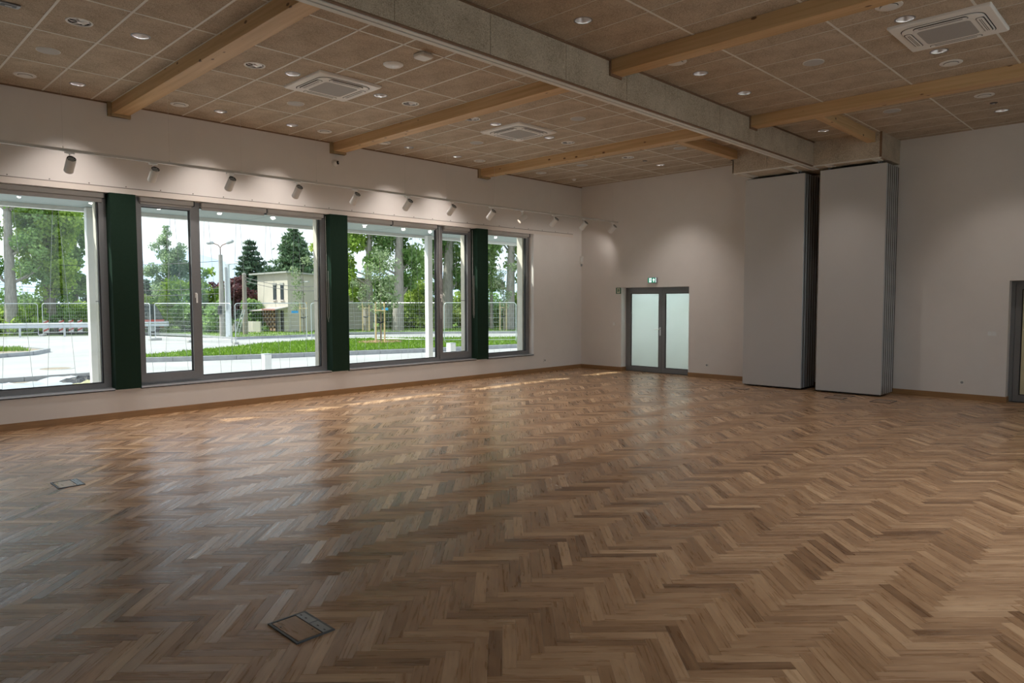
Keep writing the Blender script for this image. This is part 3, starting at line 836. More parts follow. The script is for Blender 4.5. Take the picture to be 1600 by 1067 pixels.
obj('corner_strip', MB().box(-4.062, -4.026, 13.198, 13.206, 4.205, H), 'wood_strip', t, base=B)
obj('soffit_board', MB().box(BX0, -4.04, 13.21, YB, 4.203, 4.225), 'woodwool_pale', t, base=B)
sr = MB().box(BX1 - 0.03, -4.05, 13.215, 13.27, 4.188, 4.203)
for q in (-5.02, -4.22):
    sr.box(q, q + 0.05, 13.27, 13.55, 4.188, 4.203); sr.box(q + 0.065, q + 0.115, 13.27, 13.55, 4.188, 4.203)
obj('cross_rail', sr, 'tee_white', t, base=B)

# ================================================================== THINGS INDOORS
# ---------------------------------------------------------------- stacked movable wall panels
def wall_panel(x0, x1, y0, th, label):
    t = thing('movable_partition', label, 'wall panel', ((x0 + x1) / 2, y0 + th / 2, 0), 'stacked movable wall panels', 'thing')
    L = (x1 - x0) / 2
    obj('front_skin', MB().cbox(-L, L, -th / 2, -th / 2 + 0.012, 0.035, 4.15, 0.002), 'panel_skin', t)
    obj('back_skin', MB().cbox(-L, L, th / 2 - 0.012, th / 2, 0.035, 4.15, 0.002), 'panel_skin', t)
    for s in (-1, 1):
        e0, e1 = (L - 0.035, L + 0.003) if s > 0 else (-L - 0.003, -L + 0.035)
        obj('edge_profile', MB().cbox(e0, e1, -th / 2 + 0.016, th / 2 - 0.016, 0.04, 4.145, 0.003), 'panel_edge', t)
    c = MB().box(-L + 0.036, L - 0.036, -th / 2 + 0.012, th / 2 - 0.012, 0.02, 4.16)
    obj('core', c, 'rubber', t)
    for s in (-1, 1):
        obj('edge_seal', MB().box(s * L - 0.012, s * L + 0.001, th / 2, th / 2 + 0.030, 0.04, 4.145), 'rubber', t)
    for q in (-L * 0.75, L * 0.75):
        obj('hanger', MB().tube([(q, 0, 4.16), (q, 0, 4.21)], 0.012, 8), 'panel_edge', t)
ORD = ['front', 'second', 'third', 'fourth', 'fifth', 'rearmost']
for k in range(6):
    nm = ORD[k] + ' panel' if k in (0, 5) else ORD[k] + ' panel from the front'
    wall_panel(-6.655, -5.465, 13.52 + 0.112 * k, 0.080, 'movable wall panel, %s in the stack beside the double door' % nm)
    wall_panel(-5.185, -4.035, 13.53 + 0.112 * k, 0.080, 'movable wall panel, %s in the stack farther from the double door' % nm)

# ---------------------------------------------------------------- downlights
def bay_of(y):
    return 0 if y < 3.4 else 1 if y < 7.0 else 2 if y < 10.7 else 3
BAYN = ['before the nearest beam', 'between the nearest and second beams', 'between the second and third beams', 'past the third beam']
def rowname(x):
    return 'window wall row' if x < -10 else 'middle row' if x < -6 else 'bulkhead row' if x < -4 else 'outer row' if x < -1 else 'added unseen row above the camera side'
def light_obj(name, w_, size, blend, col, rad, parent, loc, rot=(0, 0, 0)):
    ld = bpy.data.lights.get(name) or bpy.data.lights.new(name, 'SPOT')
    ld.energy = w_; ld.spot_size = math.radians(size); ld.spot_blend = blend; ld.color = col; ld.shadow_soft_size = rad
    lo = bpy.data.objects.new(name, ld); COL.objects.link(lo); lo.parent = parent; lo.location = loc; lo.rotation_euler = rot
    return lo
WARM = (1.0, 0.90, 0.83)
dl = thing('downlight', 'x', 'lamp', (0, 0, H), 'round recessed downlights')
obj('trim_ring', MB().lathe([(0.083, 0.004), (0.083, -0.002), (0.093, -0.004), (0.099, -0.002), (0.099, 0.002)], n=32), 'steel_flap', dl, smooth=True)
obj('reflector', MB().lathe([(0.084, -0.001), (0.080, 0.025), (0.070, 0.055), (0.052, 0.080), (0.035, 0.095)], n=32), 'chrome', dl, smooth=True)
lens_me = {}
for on, mt in ((True, 'lens_warm'), (False, 'lens_off')):
    lens_me[on] = MB().disc(0.036, 0.094, n=24, down=True).mesh('lens'); lens_me[on].materials.append(M[mt])
LAMPS = []
obj('can', MB().lathe([(0.088, 0.002), (0.088, 0.11), (0.0, 0.11)], n=24), 'steel_dark', dl)
cnt = {}
for x, y in DOWN:
    cnt.setdefault((rowname(x), bay_of(y)), []).append(y)
first = True
for x, y in DOWN:
    ys = sorted(cnt[(rowname(x), bay_of(y))])
    w_ = '' if len(ys) == 1 else (', nearer the camera' if y == ys[0] else ', nearer the door')
    lab = 'silver downlight, %s %s%s' % (rowname(x), BAYN[bay_of(y)], w_)
    if first:
        dl.location = (x, y, H); dl['label'] = lab; first = False; d_ = dl
    else:
        d_ = dup(dl, (x, y, H), 0, lab)
    LAMPS.append((d_, x))
for d_, x in LAMPS:
    on = x < BX0 or x > -1             # lenses past the folding wall stay unlit, save the added row
    obj('lens', lens_me[on], None, d_)
    if on:
        light_obj('downlight_beam', DOWN_W, 92, 0.85, WARM, 0.03, d_, (0, 0, 0.085))
    else:
        light_obj('downlight_fill_beam', DOWN_W2, 92, 0.85, (1.0, 0.90, 0.82), 0.03, d_, (0, 0, 0.085))  # weaker beams added to these unlit lamps to brighten the room

# ---------------------------------------------------------------- swirl diffusers, valves, speakers
sw = thing('swirl_diffuser', 'x', 'air vent', (0, 0, H), 'glossy swirl air diffusers')
obj('ring', MB().lathe([(0.104, 0.006), (0.104, -0.004), (0.112, -0.009), (0.124, -0.006), (0.126, 0.0)], n=32), 'ac_white', sw, smooth=True)
obj('throat', MB().lathe([(0.105, -0.002), (0.100, 0.05), (0.0, 0.055)], n=28), 'rubber', sw)
obj('hub', MB().lathe([(0.0, -0.008), (0.018, -0.007), (0.026, 0.004), (0.026, 0.03)], n=20), 'chrome', sw, smooth=True)
for k in range(6):
    a = 2 * math.pi * k / 6
    v = MB(); pts = []
    for (r_, da, z) in ((0.024, -0.50, 0.008), (0.100, -0.56, 0.012), (0.100, 0.46, 0.001), (0.024, 0.46, 0.0)):
        pts.append((r_ * math.cos(a + da), r_ * math.sin(a + da), z))
    v._add(pts + [(p[0], p[1], p[2] + 0.002) for p in pts], [(0, 1, 2, 3), (7, 6, 5, 4), (0, 1, 5, 4), (1, 2, 6, 5), (2, 3, 7, 6), (3, 0, 4, 7)])
    obj('vane', v, 'disc_gloss', sw)
seen = False
SWN = ['beside the small grey ceiling box', 'just past the nearest beam', 'before the second beam', 'just past the second beam', 'before the third beam', 'past the third beam']
for (x, y), nm in zip(SWIRL, SWN):
    lab = 'round glossy swirl air diffuser ' + nm
    if not seen:
        sw.location = (x, y, H); sw['label'] = lab; seen = True
    else:
        dup(sw, (x, y, H), 0, lab)
va = thing('air_valve', 'x', 'air vent', (0, 0, H), 'round disc air valves')
obj('ring', MB().lathe([(0.080, 0.0), (0.084, -0.010), (0.112, -0.013), (0.124, -0.006), (0.125, 0.0)], n=32), 'white_plastic', va, smooth=True)
obj('throat', MB().disc(0.083, -0.0045, n=28, down=True), 'rubber', va, fixn=False)
obj('disc', MB().lathe([(0.0, -0.026), (0.050, -0.025), (0.076, -0.018), (0.077, -0.013), (0.06, -0.008), (0.0, -0.006)], n=32), 'white_plastic', va, smooth=True)
VALV = [(-10.83, 2.17, 'in the window row before the nearest beam'), (-10.83, 4.07, 'in the window row just past the nearest beam'), (-10.79, 6.44, 'in the window row before the second beam'),
        (-10.79, 7.66, 'in the window row just past the second beam'), (-10.78, 10.04, 'in the window row before the third beam'), (-10.80, 11.96, 'in the window row past the third beam'),
        (-2.30, 10.03, 'before the third beam beside the far air conditioner'), (-2.31, 11.93, 'past the third beam above the cream glass door'), (-2.31, 7.67, 'just past the second beam beside the far air conditioner'), (-4.67, 7.62, 'peeping out past the second beam by the bulkhead')]
for i, (x, y, nm) in enumerate(VALV):
    lab = 'white round air valve ' + nm
    if i == 0:
        va.location = (x, y, H); va['label'] = lab
    else:
        dup(va, (x, y, H), 0, lab)
sp = thing('ceiling_speaker', 'x', 'speaker', (0, 0, H), 'flat round ceiling speakers')
obj('grille', MB().lathe([(0.0, -0.010), (0.112, -0.010), (0.117, -0.007)], n=36), 'speaker_grille', sp, smooth=True)
obj('rim', MB().lathe([(0.116, -0.008), (0.121, -0.008), (0.123, -0.003), (0.123, 0.0)], n=36), 'white_plastic', sp, smooth=True)
SPK = [(-9.60, 2.16, 'before the nearest beam'), (-9.58, 5.25, 'beside the nearest air conditioner on its window side'), (-9.59, 8.86, 'beside the second air conditioner on its window side'), (-7.20, 8.85, 'between the second air conditioner and the bulkhead'),
       (-9.57, 11.91, 'past the third beam on the window side'), (-7.20, 11.92, 'past the third beam near the bulkhead'), (-3.49, 8.82, 'between the bulkhead and the far air conditioner'), (-3.50, 11.90, 'past the third beam above the second panel stack')]
for i, (x, y, nm) in enumerate(SPK):
    lab = 'flat grey round ceiling speaker ' + nm
    if i == 0:
        sp.location = (x, y, H); sp['label'] = lab
    else:
        dup(sp, (x, y, H), 0, lab)
t = thing('access_point', 'glossy white round access point between the nearest air conditioner and bulkhead', 'access point', (-7.18, 5.25, H))
obj('dome', MB().lathe([(0.0, -0.030), (0.06, -0.028), (0.105, -0.020), (0.122, -0.008), (0.124, 0.0)], n=36), 'disc_white', t, smooth=True)
obj('status_light', MB().lathe([(0.0, -0.0315), (0.006, -0.031), (0.007, -0.029)], n=12), 'sign_lit_white', t)

# ---------------------------------------------------------------- ceiling cassettes
def rrect(hx, hy, r, n=6):
    p = []
    for (cx, cy, a0) in ((hx - r, hy - r, 0), (-hx + r, hy - r, 90), (-hx + r, -hy + r, 180), (hx - r, -hy + r, 270)):
        for k in range(n + 1):
            a = math.radians(a0 + 90 * k / n); p.append((cx + r * math.cos(a), cy + r * math.sin(a)))
    return p
def stack_rr(mb, layers):
    """closed solid through rounded rectangles (hx, hy, r, z)"""
    rings = [[(x, y, z) for x, y in rrect(hx, hy, r)] for hx, hy, r, z in layers]
    n = len(rings[0]); vs = [p for r in rings for p in r]; fs = []
    for k in range(len(rings) - 1):
        for i in range(n):
            j = (i + 1) % n; fs.append((k * n + i, k * n + j, k * n + n + j, k * n + n + i))
    fs.append(tuple(range(n - 1, -1, -1))); fs.append(tuple(range((len(rings) - 1) * n, len(rings) * n)))
    mb._add(vs, fs); return mb
ac = thing('air_conditioner', 'x', 'air conditioner', (0, 0, H), 'ceiling cassette air conditioners')
S = 0.468
obj('panel', stack_rr(MB(), [(S, S, 0.015, 0.0), (S, S, 0.015, -0.022), (S - 0.012, S - 0.012, 0.02, -0.034)]), 'ac_white', ac)
obj('dark_gap', stack_rr(MB(), [(0.385, 0.385, 0.13, -0.030), (0.385, 0.385, 0.13, -0.0355)]), 'rubber', ac)
obj('inner_plate', stack_rr(MB(), [(0.376, 0.376, 0.125, -0.030), (0.376, 0.376, 0.125, -0.044), (0.345, 0.345, 0.11, -0.052)]), 'ac_white', ac)
gr = obj('grille', stack_rr(MB(), [(0.245, 0.245, 0.05, -0.046), (0.245, 0.245, 0.05, -0.0535)]), 'ac_grille', ac)
obj('grille_seam', stack_rr(MB(), [(0.283, 0.283, 0.07, -0.046), (0.283, 0.283, 0.07, -0.0522)]), 'speaker_grille', ac)
obj('grille_border', stack_rr(MB(), [(0.281, 0.281, 0.07, -0.046), (0.281, 0.281, 0.07, -0.0528)]), 'ac_white', ac)
for k in range(4):
    a = k * math.pi / 2; ca, sa = math.cos(a), math.sin(a)
    def rot(mb):
        mb.v = [(x * ca - y * sa, x * sa + y * ca, z) for x, y, z in mb.v]; return mb
    def stad(hx, hy, z0, z1, cy):
        m = stack_rr(MB(), [(hx, hy, hy * 0.95, z0), (hx, hy, hy * 0.95, z1)]); m.v = [(x, y + cy, z) for x, y, z in m.v]; return m
    lv = obj('louver', rot(stad(0.242, 0.030, -0.046, -0.057, 0.328)), 'ac_white', ac)
    obj('louver_gap', rot(stad(0.250, 0.038, -0.046, -0.0535, 0.328)), 'rubber', ac)
    sl = MB().box(-0.20, 0.20, 0.318, 0.323, -0.058, -0.050).box(-0.20, 0.20, 0.333, 0.338, -0.058, -0.050)
    obj('louver_slot', rot(sl), 'rubber', lv)
ACS = [(-8.455, 5.185, 'ceiling air conditioner between the nearest and second beams'), (-8.45, 8.785, 'ceiling air conditioner between the second and third beams on the window side'),
       (-2.04, 8.735, 'ceiling air conditioner past the bulkhead')]
for i, (x, y, nm) in enumerate(ACS):
    lab = 'white square ' + nm
    if i == 0:
        ac.location = (x, y, H); ac['label'] = lab
    else:
        dup(ac, (x, y, H), 0, lab)
# small ceiling devices
t = thing('motion_sensor', 'white square sensor box on the ceiling near the bulkhead', 'sensor', (-6.63, 5.28, H))
obj('case', MB().cbox(-0.09, 0.09, -0.09, 0.09, -0.055, -0.003, 0.02), 'white_plastic', t)
obj('foot', MB().cbox(-0.07, 0.07, -0.07, 0.07, -0.006, 0.0, 0.01), 'white_plastic', t)
t = thing('smoke_detector', 'small white domed smoke detector on the ceiling near the far corner', 'smoke detector', (-10.79, 13.12, H))
obj('base', MB().lathe([(0.0, -0.002), (0.055, -0.012), (0.058, 0.0)], n=24), 'white_plastic', t, smooth=True)
obj('dome', MB().lathe([(0.0, -0.045), (0.028, -0.042), (0.042, -0.028), (0.044, -0.010)], n=24), 'disc_white', t, smooth=True)
for (x, y, lab) in ((-8.36, 12.47, 'tiny dark ceiling sensor beside the downlight nearest the double door'), (-2.30, 12.50, 'tiny dark ceiling sensor between the valve and downlight above the cream glass door')):
    t = thing('ceiling_sensor', lab, 'sensor', (x, y, H), 'tiny dark ceiling sensors')
    obj('case', MB().lathe([(0.0, -0.012), (0.035, -0.011), (0.05, -0.004), (0.052, 0.0)], n=20), 'steel_dark', t, smooth=True)
    obj('lens', MB().lathe([(0.0, -0.022), (0.012, -0.02), (0.018, -0.011)], n=14), 'speaker_grille', t, smooth=True)
t = thing('emergency_light', 'small grey rectangular ceiling light with a dark insert by the photo corner', 'lamp', (-8.39, 1.57, H))
obj('case', MB().cbox(-0.05, 0.05, -0.095, 0.095, -0.018, 0.0, 0.008), 'steel_flap', t)
obj('insert', MB().cbox(-0.028, 0.028, -0.065, 0.065, -0.021, -0.015, 0.004), 'steel_dark', t)
obj('lens', MB().cbox(-0.012, 0.012, -0.03, 0.03, -0.024, -0.019, 0.004), 'speaker_grille', t)

# ---------------------------------------------------------------- lighting track and its spots
XT, ZT = -10.15, 3.625
t = thing('lighting_track', 'slim white lighting track hung along the window wall', 'lighting track', (XT, 7.0, ZT)); B = t.location
obj('rail', MB().box(XT - 0.018, XT + 0.018, 0.0, 14.0, ZT - 0.016, ZT + 0.018), 'track_white', t, base=B)
for yy in (2.40, 3.66, 4.67, 5.90, 7.64, 8.61, 9.85, 11.55, 13.8):
    c_ = obj('cable', MB().tube([(XT, yy, ZT + 0.018), (XT, yy, H)], 0.0014, 6), 'track_white', t, base=B)
    obj('gripper', MB().tube([(XT, yy, ZT + 0.018), (XT, yy, ZT + 0.045)], 0.008, 8), 'track_white', c_)
TILT = math.radians(40)
ts = thing('track_spotlight', 'x', 'spotlight', (XT, 0, ZT), 'white spotlights on the track')
obj('adapter', MB().cbox(-0.016, 0.016, -0.055, 0.055, -0.040, -0.016, 0.004), 'white_metal', ts)
obj('stem', MB().tube([(0, 0, -0.04), (0, 0, -0.135)], 0.010, 10), 'white_metal', ts, smooth=True)
# body axis points towards the window wall (-x) and down
ax = Vector((-math.cos(TILT), 0, -math.sin(TILT)))
cc = Vector((0.0, 0, -0.175))
def along(mb):
    q = ax.to_track_quat('Z', 'Y'); mb.v = [tuple(q @ (Vector(p) * 1.18) + cc) for p in mb.v]; return mb
body = obj('body', along(MB().lathe([(0.040, 0.085), (0.044, 0.09), (0.046, 0.088), (0.046, -0.078), (0.043, -0.084)], n=24)), 'white_metal', ts, smooth=True)
obj('heat_sink', along(MB().lathe([(0.043, -0.084), (0.041, -0.072), (0.0, -0.072)], n=24)), 'rubber', body)
fin = MB()
for q in (-0.022, 0.0, 0.022):
    fin.box(-0.036 + abs(q) * 0.4, 0.036 - abs(q) * 0.4, q - 0.003, q + 0.003, -0.083, -0.072)
obj('fin', along(fin), 'speaker_grille', body)
obj('lens', along(MB().disc(0.039, 0.078, n=22)), 'lens_warm', body)
lo = light_obj('spot_beam', SPOT_W, 124, 0.7, WARM, 0.035, ts, tuple(cc + ax * 0.115), tuple(ax.to_track_quat('-Z', 'Y').to_euler()))
SY = [2.47, 3.45, 4.50, 5.56, 6.61, 7.70, 8.72, 9.76, 10.66, 11.66, 12.69, 13.79]
ON = ['first', 'second', 'third', 'fourth', 'fifth', 'sixth', 'seventh', 'eighth', 'ninth', 'tenth', 'eleventh', 'last']
for i, yy in enumerate(SY):
    lab = 'white cylindrical track spotlight, %s along the track towards the door wall' % ON[i]
    rz = 0
    if i == 8:
        lab = 'pale track spotlight swivelled towards the camera, ninth along the track'; rz = math.radians(68)
    if i == 0:
        ts.location = (XT, yy, ZT); ts['label'] = lab
    else:
        dup(ts, (XT, yy, ZT), rz, lab)

# ---------------------------------------------------------------- wall devices
t = thing('security_camera', 'small white dome camera with black lens high on the window wall', 'camera', (XW, 7.03, 4.27))
obj('base', MB().tube([(0, 0, 0), (0.025, 0, 0)], [0.062, 0.058], 24), 'white_plastic', t, smooth=True)
ball = []
for k in range(9):
    a = math.pi / 2 * k / 8; ball.append((0.052 * math.cos(a), 0.052 * math.sin(a)))
bm_ = MB().lathe([(0.052, -0.02)] + ball, n=24)
q = Vector((0.72, -0.15, -0.45)).to_track_quat('Z', 'Y')
bm_.v = [tuple(q @ Vector(p) + Vector((0.035, 0, 0))) for p in bm_.v]
bl = obj('ball', bm_, 'white_plastic', t, smooth=True)
q2 = Vector((0.62, 0.35, 0.02)).to_track_quat('Z', 'Y')
le = MB().lathe([(0.034, 0.036), (0.034, 0.052), (0.028, 0.056), (0.0, 0.056)], n=22)
le.v = [tuple(q2 @ Vector(p) + Vector((0.035, 0, 0))) for p in le.v]
obj('lens_hood', le, 'camera_black', t, smooth=True)
le = MB().lathe([(0.010, 0.056), (0.008, 0.060), (0.0, 0.061)], n=14)
le.v = [tuple(q2 @ Vector(p) + Vector((0.035, 0, 0))) for p in le.v]
obj('lens', le, 'speaker_grille', t)
t = thing('alarm_detector', 'small white alarm detector in the far room corner', 'detector', (XW + 0.02, YB - 0.02, 2.78))
q = Vector((1, -1, 0)).normalized()
d_ = MB(); rot45 = Matrix.Rotation(math.radians(-45), 3, 'Z')
d_.cbox(-0.02, 0.045, -0.045, 0.045, -0.10, 0.10, 0.02); d_.v = [tuple(rot45 @ Vector(p)) for p in d_.v]
obj('case', d_, 'white_plastic', t)
d_ = MB().cbox(0.040, 0.055, -0.03, 0.03, -0.04, 0.05, 0.012); d_.v = [tuple(rot45 @ Vector(p)) for p in d_.v]
obj('lens', d_, 'disc_white', t)
d_ = MB().cbox(-0.02, 0.02, -0.02, 0.02, -0.16, -0.09, 0.008); d_.v = [tuple(rot45 @ Vector(p)) for p in d_.v]
obj('swivel_foot', d_, 'steel_flap', t)
def wallplate(name, label, cat, p, n, w_=0.085, h_=0.085, kind='socket'):
    t = thing(name, label, cat, p)
    n = Vector(n); u = Vector((0, 0, 1)).cross(n); v = Vector((0, 0, 1))
    def pl(hx, hz, cx, cz, d0, th, r=0.008):
        m = MB().plate([(x + cx, y + cz) for x, y in rrect(hx, hz, r, 3)], n * d0, u, v, n, th); return m
    obj('plate', pl(w_ / 2, h_ / 2, 0, 0, 0, 0.009), 'white_plastic', t)
    if kind == 'socket':
        obj('rim', pl(0.024, 0.024, 0, 0, 0.009, 0.0015, 0.0238), 'speaker_grille', t)
        obj('well', pl(0.020, 0.020, 0, 0, 0.0095, 0.0015, 0.0198), 'steel_flap', t)
        obj('pin', pl(0.004, 0.004, 0, 0.008, 0.011, 0.006, 0.0038), 'satin', t)
    else:
        for k in range(2 if w_ > 0.09 else 1):
            cx = 0 if w_ < 0.09 else (-0.032 + 0.064 * k)
            obj('rocker', pl(0.028, 0.030, cx, 0, 0.009, 0.004), 'disc_white', t)
wallplate('wall_socket', 'white socket beside the double door low on the wall', 'socket', (-7.85, YB, 0.29), (0, -1, 0))
wallplate('wall_socket', 'white socket low on the wall near the cream glass door', 'socket', (-2.935, YB, 0.295), (0, -1, 0))
wallplate('wall_socket', 'white socket low on the window wall near the end window', 'socket', (XW, 12.81, 0.28), (1, 0, 0))
wallplate('light_switch', 'white light switch left of the double door', 'light switch', (-10.40, YB, 1.16), (0, -1, 0), 0.082, 0.082, 'switch')
wallplate('light_switch', 'wide white double switch near the cream glass door', 'light switch', (-2.52, YB, 1.16), (0, -1, 0), 0.12, 0.085, 'switch')

# exit signs
MAN = [  # running figure outline pieces, unit square, y up
    [(0.52, 0.80), (0.60, 0.80), (0.64, 0.86), (0.60, 0.92), (0.52, 0.92), (0.48, 0.86)],
    [(0.40, 0.74), (0.60, 0.76), (0.56, 0.46), (0.42, 0.46)],
    [(0.42, 0.74), (0.30, 0.66), (0.22, 0.54), (0.28, 0.50), (0.38, 0.62), (0.44, 0.62)],
    [(0.56, 0.74), (0.70, 0.62), (0.80, 0.62), (0.80, 0.54), (0.66, 0.54), (0.54, 0.62)],
    [(0.46, 0.48), (0.56, 0.48), (0.64, 0.34), (0.60, 0.12), (0.52, 0.12), (0.54, 0.32)],
    [(0.42, 0.50), (0.52, 0.46), (0.40, 0.30), (0.22, 0.26), (0.22, 0.34), (0.36, 0.38)]]
t = thing('escape_sign', 'small green running man escape sign beside the door frame', 'sign', (-10.275, YB, 1.98))
obj('plate', MB().box(-0.075, 0.075, -0.004, 0, -0.075, 0.075), 'sign_green', t)
obj('doorway', MB().box(-0.045, 0.045, -0.0055, -0.004, -0.062, 0.062), 'sign_cream', t)
mm = MB()
for pc in MAN:
    mm.plate([((x - 0.5) * 0.125, (y - 0.5) * 0.13) for x, y in pc], (0, -0.0055, 0), (1, 0, 0), (0, 0, 1), (0, -1, 0), 0.001)
obj('running_figure', mm, 'sign_green', t)
t = thing('exit_sign', 'lit green exit sign with running figure and up arrow above the double door', 'sign', (-9.275, YB, 2.215))
obj('case', MB().cbox(-0.125, 0.125, -0.055, 0, -0.068, 0.068, 0.015), 'sign_case', t)
obj('face', MB().box(-0.112, 0.112, -0.058, -0.055, -0.056, 0.056), 'sign_lit_green', t)
mm = MB().box(-0.075, -0.012, -0.0595, -0.058, -0.050, 0.050)
obj('doorway', mm, 'sign_lit_white', t)
mm = MB()
for pc in MAN:
    mm.plate([((x - 0.5) * 0.085 - 0.043, (y - 0.5) * 0.105) for x, y in pc], (0, -0.0595, 0), (1, 0, 0), (0, 0, 1), (0, -1, 0), 0.001)
obj('running_figure', mm, 'sign_lit_green', t)
arr = [(0.038, -0.042), (0.058, -0.042), (0.058, 0.0), (0.085, 0.0), (0.048, 0.046), (0.011, 0.0), (0.038, 0.0)]
obj('arrow', MB().plate(arr, (0, -0.058, 0), (1, 0, 0), (0, 0, 1), (0, -1, 0), 0.0015), 'sign_lit_white', t)
obj('edge_glow', MB().box(0.100, 0.112, -0.0595, -0.058, -0.054, 0.054), 'sign_lit_white', t)

# ---------------------------------------------------------------- floor boxes
def floor_box(x0, x1, y0, y1, label, lift=0.0):
    t = thing('floor_box', label, 'floor box', ((x0 + x1) / 2, (y0 + y1) / 2, 0), 'flush floor boxes')
    a, b = (x1 - x0) / 2, (y1 - y0) / 2
    f = MB(); r = 0.012
    f.box(-a, -a + r, -b, b, 0, 0.007); f.box(a - r, a, -b, b, 0, 0.007); f.box(-a + r, a - r, -b, -b + r, 0, 0.007); f.box(-a + r, a - r, b - r, b, 0, 0.007)
    obj('frame', f, 'steel_dark', t)
    fl = b - 0.062
    obj('gasket', MB().box(-a + r, a - r, -b + r, b - r, 0, 0.0025), 'rubber', t)
    lid = MB().box(-a + r + 0.006, a - r - 0.006, -b + r + 0.006, fl - 0.006, 0.0, 0.0055)
    lm = lid.mesh('wood_lid'); uv = lm.uv_layers.new(name='grain')
    for l in lm.loops:
        v = lm.vertices[l.vertex_index].co; uv.data[l.index].uv = (v.x + 5, v.y + 3)
    at = lm.attributes.new('tone', 'FLOAT', 'FACE')
    for q in at.data: q.value = 0.42
    lm.materials.append(M['parquet'])
    obj('wood_lid', lm, None, t)
    fp = obj('flap', MB().box(-a + r + 0.002, -0.003, fl, b - r, 0, 0.0065).box(0.003, a - r - 0.002, fl, b - r, 0, 0.0065), 'steel_flap', t)
    sc = MB()
    for q in (-a + 0.035, -a * 0.45, a * 0.35, a - 0.035):
        sc.box(q - 0.008, q + 0.008, b - 0.045, b - 0.038, 0.006, 0.0072)
    obj('slot', sc, 'rubber', fp)
    bt = MB()
    bt.lathe([(0.0, 0.0066), (0.005, 0.0064), (0.006, 0.005)], c=(-a * 0.45, -b + 0.03, 0), n=8); bt.lathe([(0.0, 0.0066), (0.005, 0.0064), (0.006, 0.005)], c=(a * 0.45, fl - 0.02, 0), n=8)
    obj('screw', bt, 'rubber', t)
floor_box(-3.525, -3.21, 1.705, 1.925, 'dark framed floor box with wood lid, closest to the camera')
floor_box(-7.83, -7.535, 1.635, 1.86, 'floor box with bluish flap out on the parquet towards the windows')
floor_box(-3.98, -3.66, 12.76, 13.16, 'floor box at the front corner of the second panel stack')
floor_box(-4.73, -4.41, 12.74, 12.97, 'floor box before the second panel stack, the one nearer the camera')
floor_box(-4.72, -4.41, 13.17, 13.38, 'floor box right against the foot of the second panel stack')
floor_box(-6.57, -6.26, 12.82, 13.04, 'floor box before the first panel stack')

# ================================================================== OUTSIDE
gr_ = obj('ground', MB().box(-1400, 900, -900, 1400, G - 0.5, G - 0.06), 'ground_far')
tag(gr_, 'rough green ground stretching away outside', None, None, 'structure')
pave = [(XO, -40), (XO, 60), (-26, 60), (-31, 34), (-36, 27), (-38.5, 23), (-38.0, 17.5), (-44, 15.5), (-49, 13.5), (-51.5, 9), (-53, 0), (-54, -40)]
tag(obj('pavement', MB().prism(pave, G - 0.06, G), 'concrete_pave'), 'bright concrete paving outside the windows', None, None, 'structure')
tag(obj('pavement_beside', MB().box(XR + 0.4, 60, -40, 60, G - 0.06, G), 'concrete_pave'), 'concrete paving on the other side of the hall', None, None, 'structure')
tag(obj('wall_outer_far', MB().box(XO, -11.7, YB + 0.5, YB + 6, G, H + 0.4), 'wall_out'), 'outer wall continuing past the hall', None, None, 'structure')

# canopy along the facade: slab, gutter, columns, climbing wires
pg = thing('canopy', 'grey canopy slab on slim white columns outside the windows', 'canopy', (-13.0, 7.2, G)); B = pg.location
obj('slab', MB().box(-13.62, -12.27, -8, 26, 3.335, 3.50).box(-12.27, XO, -8, 1.95, 3.335, 3.50), 'soffit_teal', pg, base=B)  # unseen strip against the wall is added to block sun from the first bay
obj('gutter', MB().box(-13.72, -13.60, -8, 26, 3.27, 3.52), 'white_metal', pg, base=B)
sj = MB()
for yy in (3.62, 6.28, 9.2, 12.1):
    sj.box(-13.60, -12.2, yy, yy + 0.010, 3.3335, 3.336)
obj('slab_joint', sj, 'steel_dark', pg, base=B)
for yy in (-3.73, 3.545, 10.85, 18.1):
    c_ = obj('column', MB().cbox(-13.57, -13.43, yy - 0.068, yy + 0.068, G, 3.33, 0.006), 'white_metal', pg, base=B)
    obj('base_plate', MB().box(-13.62, -13.38, yy - 0.12, yy + 0.12, G, G + 0.02), 'galvanised', c_)
wt = thing('wire_trellis', 'thin zigzag climbing wires strung between canopy edge and ground', 'wires', (-13.6, 6, G)); B = wt.location
y = 0.6
while y < 14:
    if abs(y - 3.545) > 0.2:
        obj('wire', MB().tube([(-13.64, y + 0.04, 3.27), (-13.64, y + 0.25, G + 0.05)], 0.0028, 4), 'wire_steel', wt, base=B)
        obj('wire', MB().tube([(-13.64, y - 0.04, 3.27), (-13.64, y - 0.25, G + 0.05)], 0.0028, 4), 'wire_steel', wt, base=B)
    y += 0.62

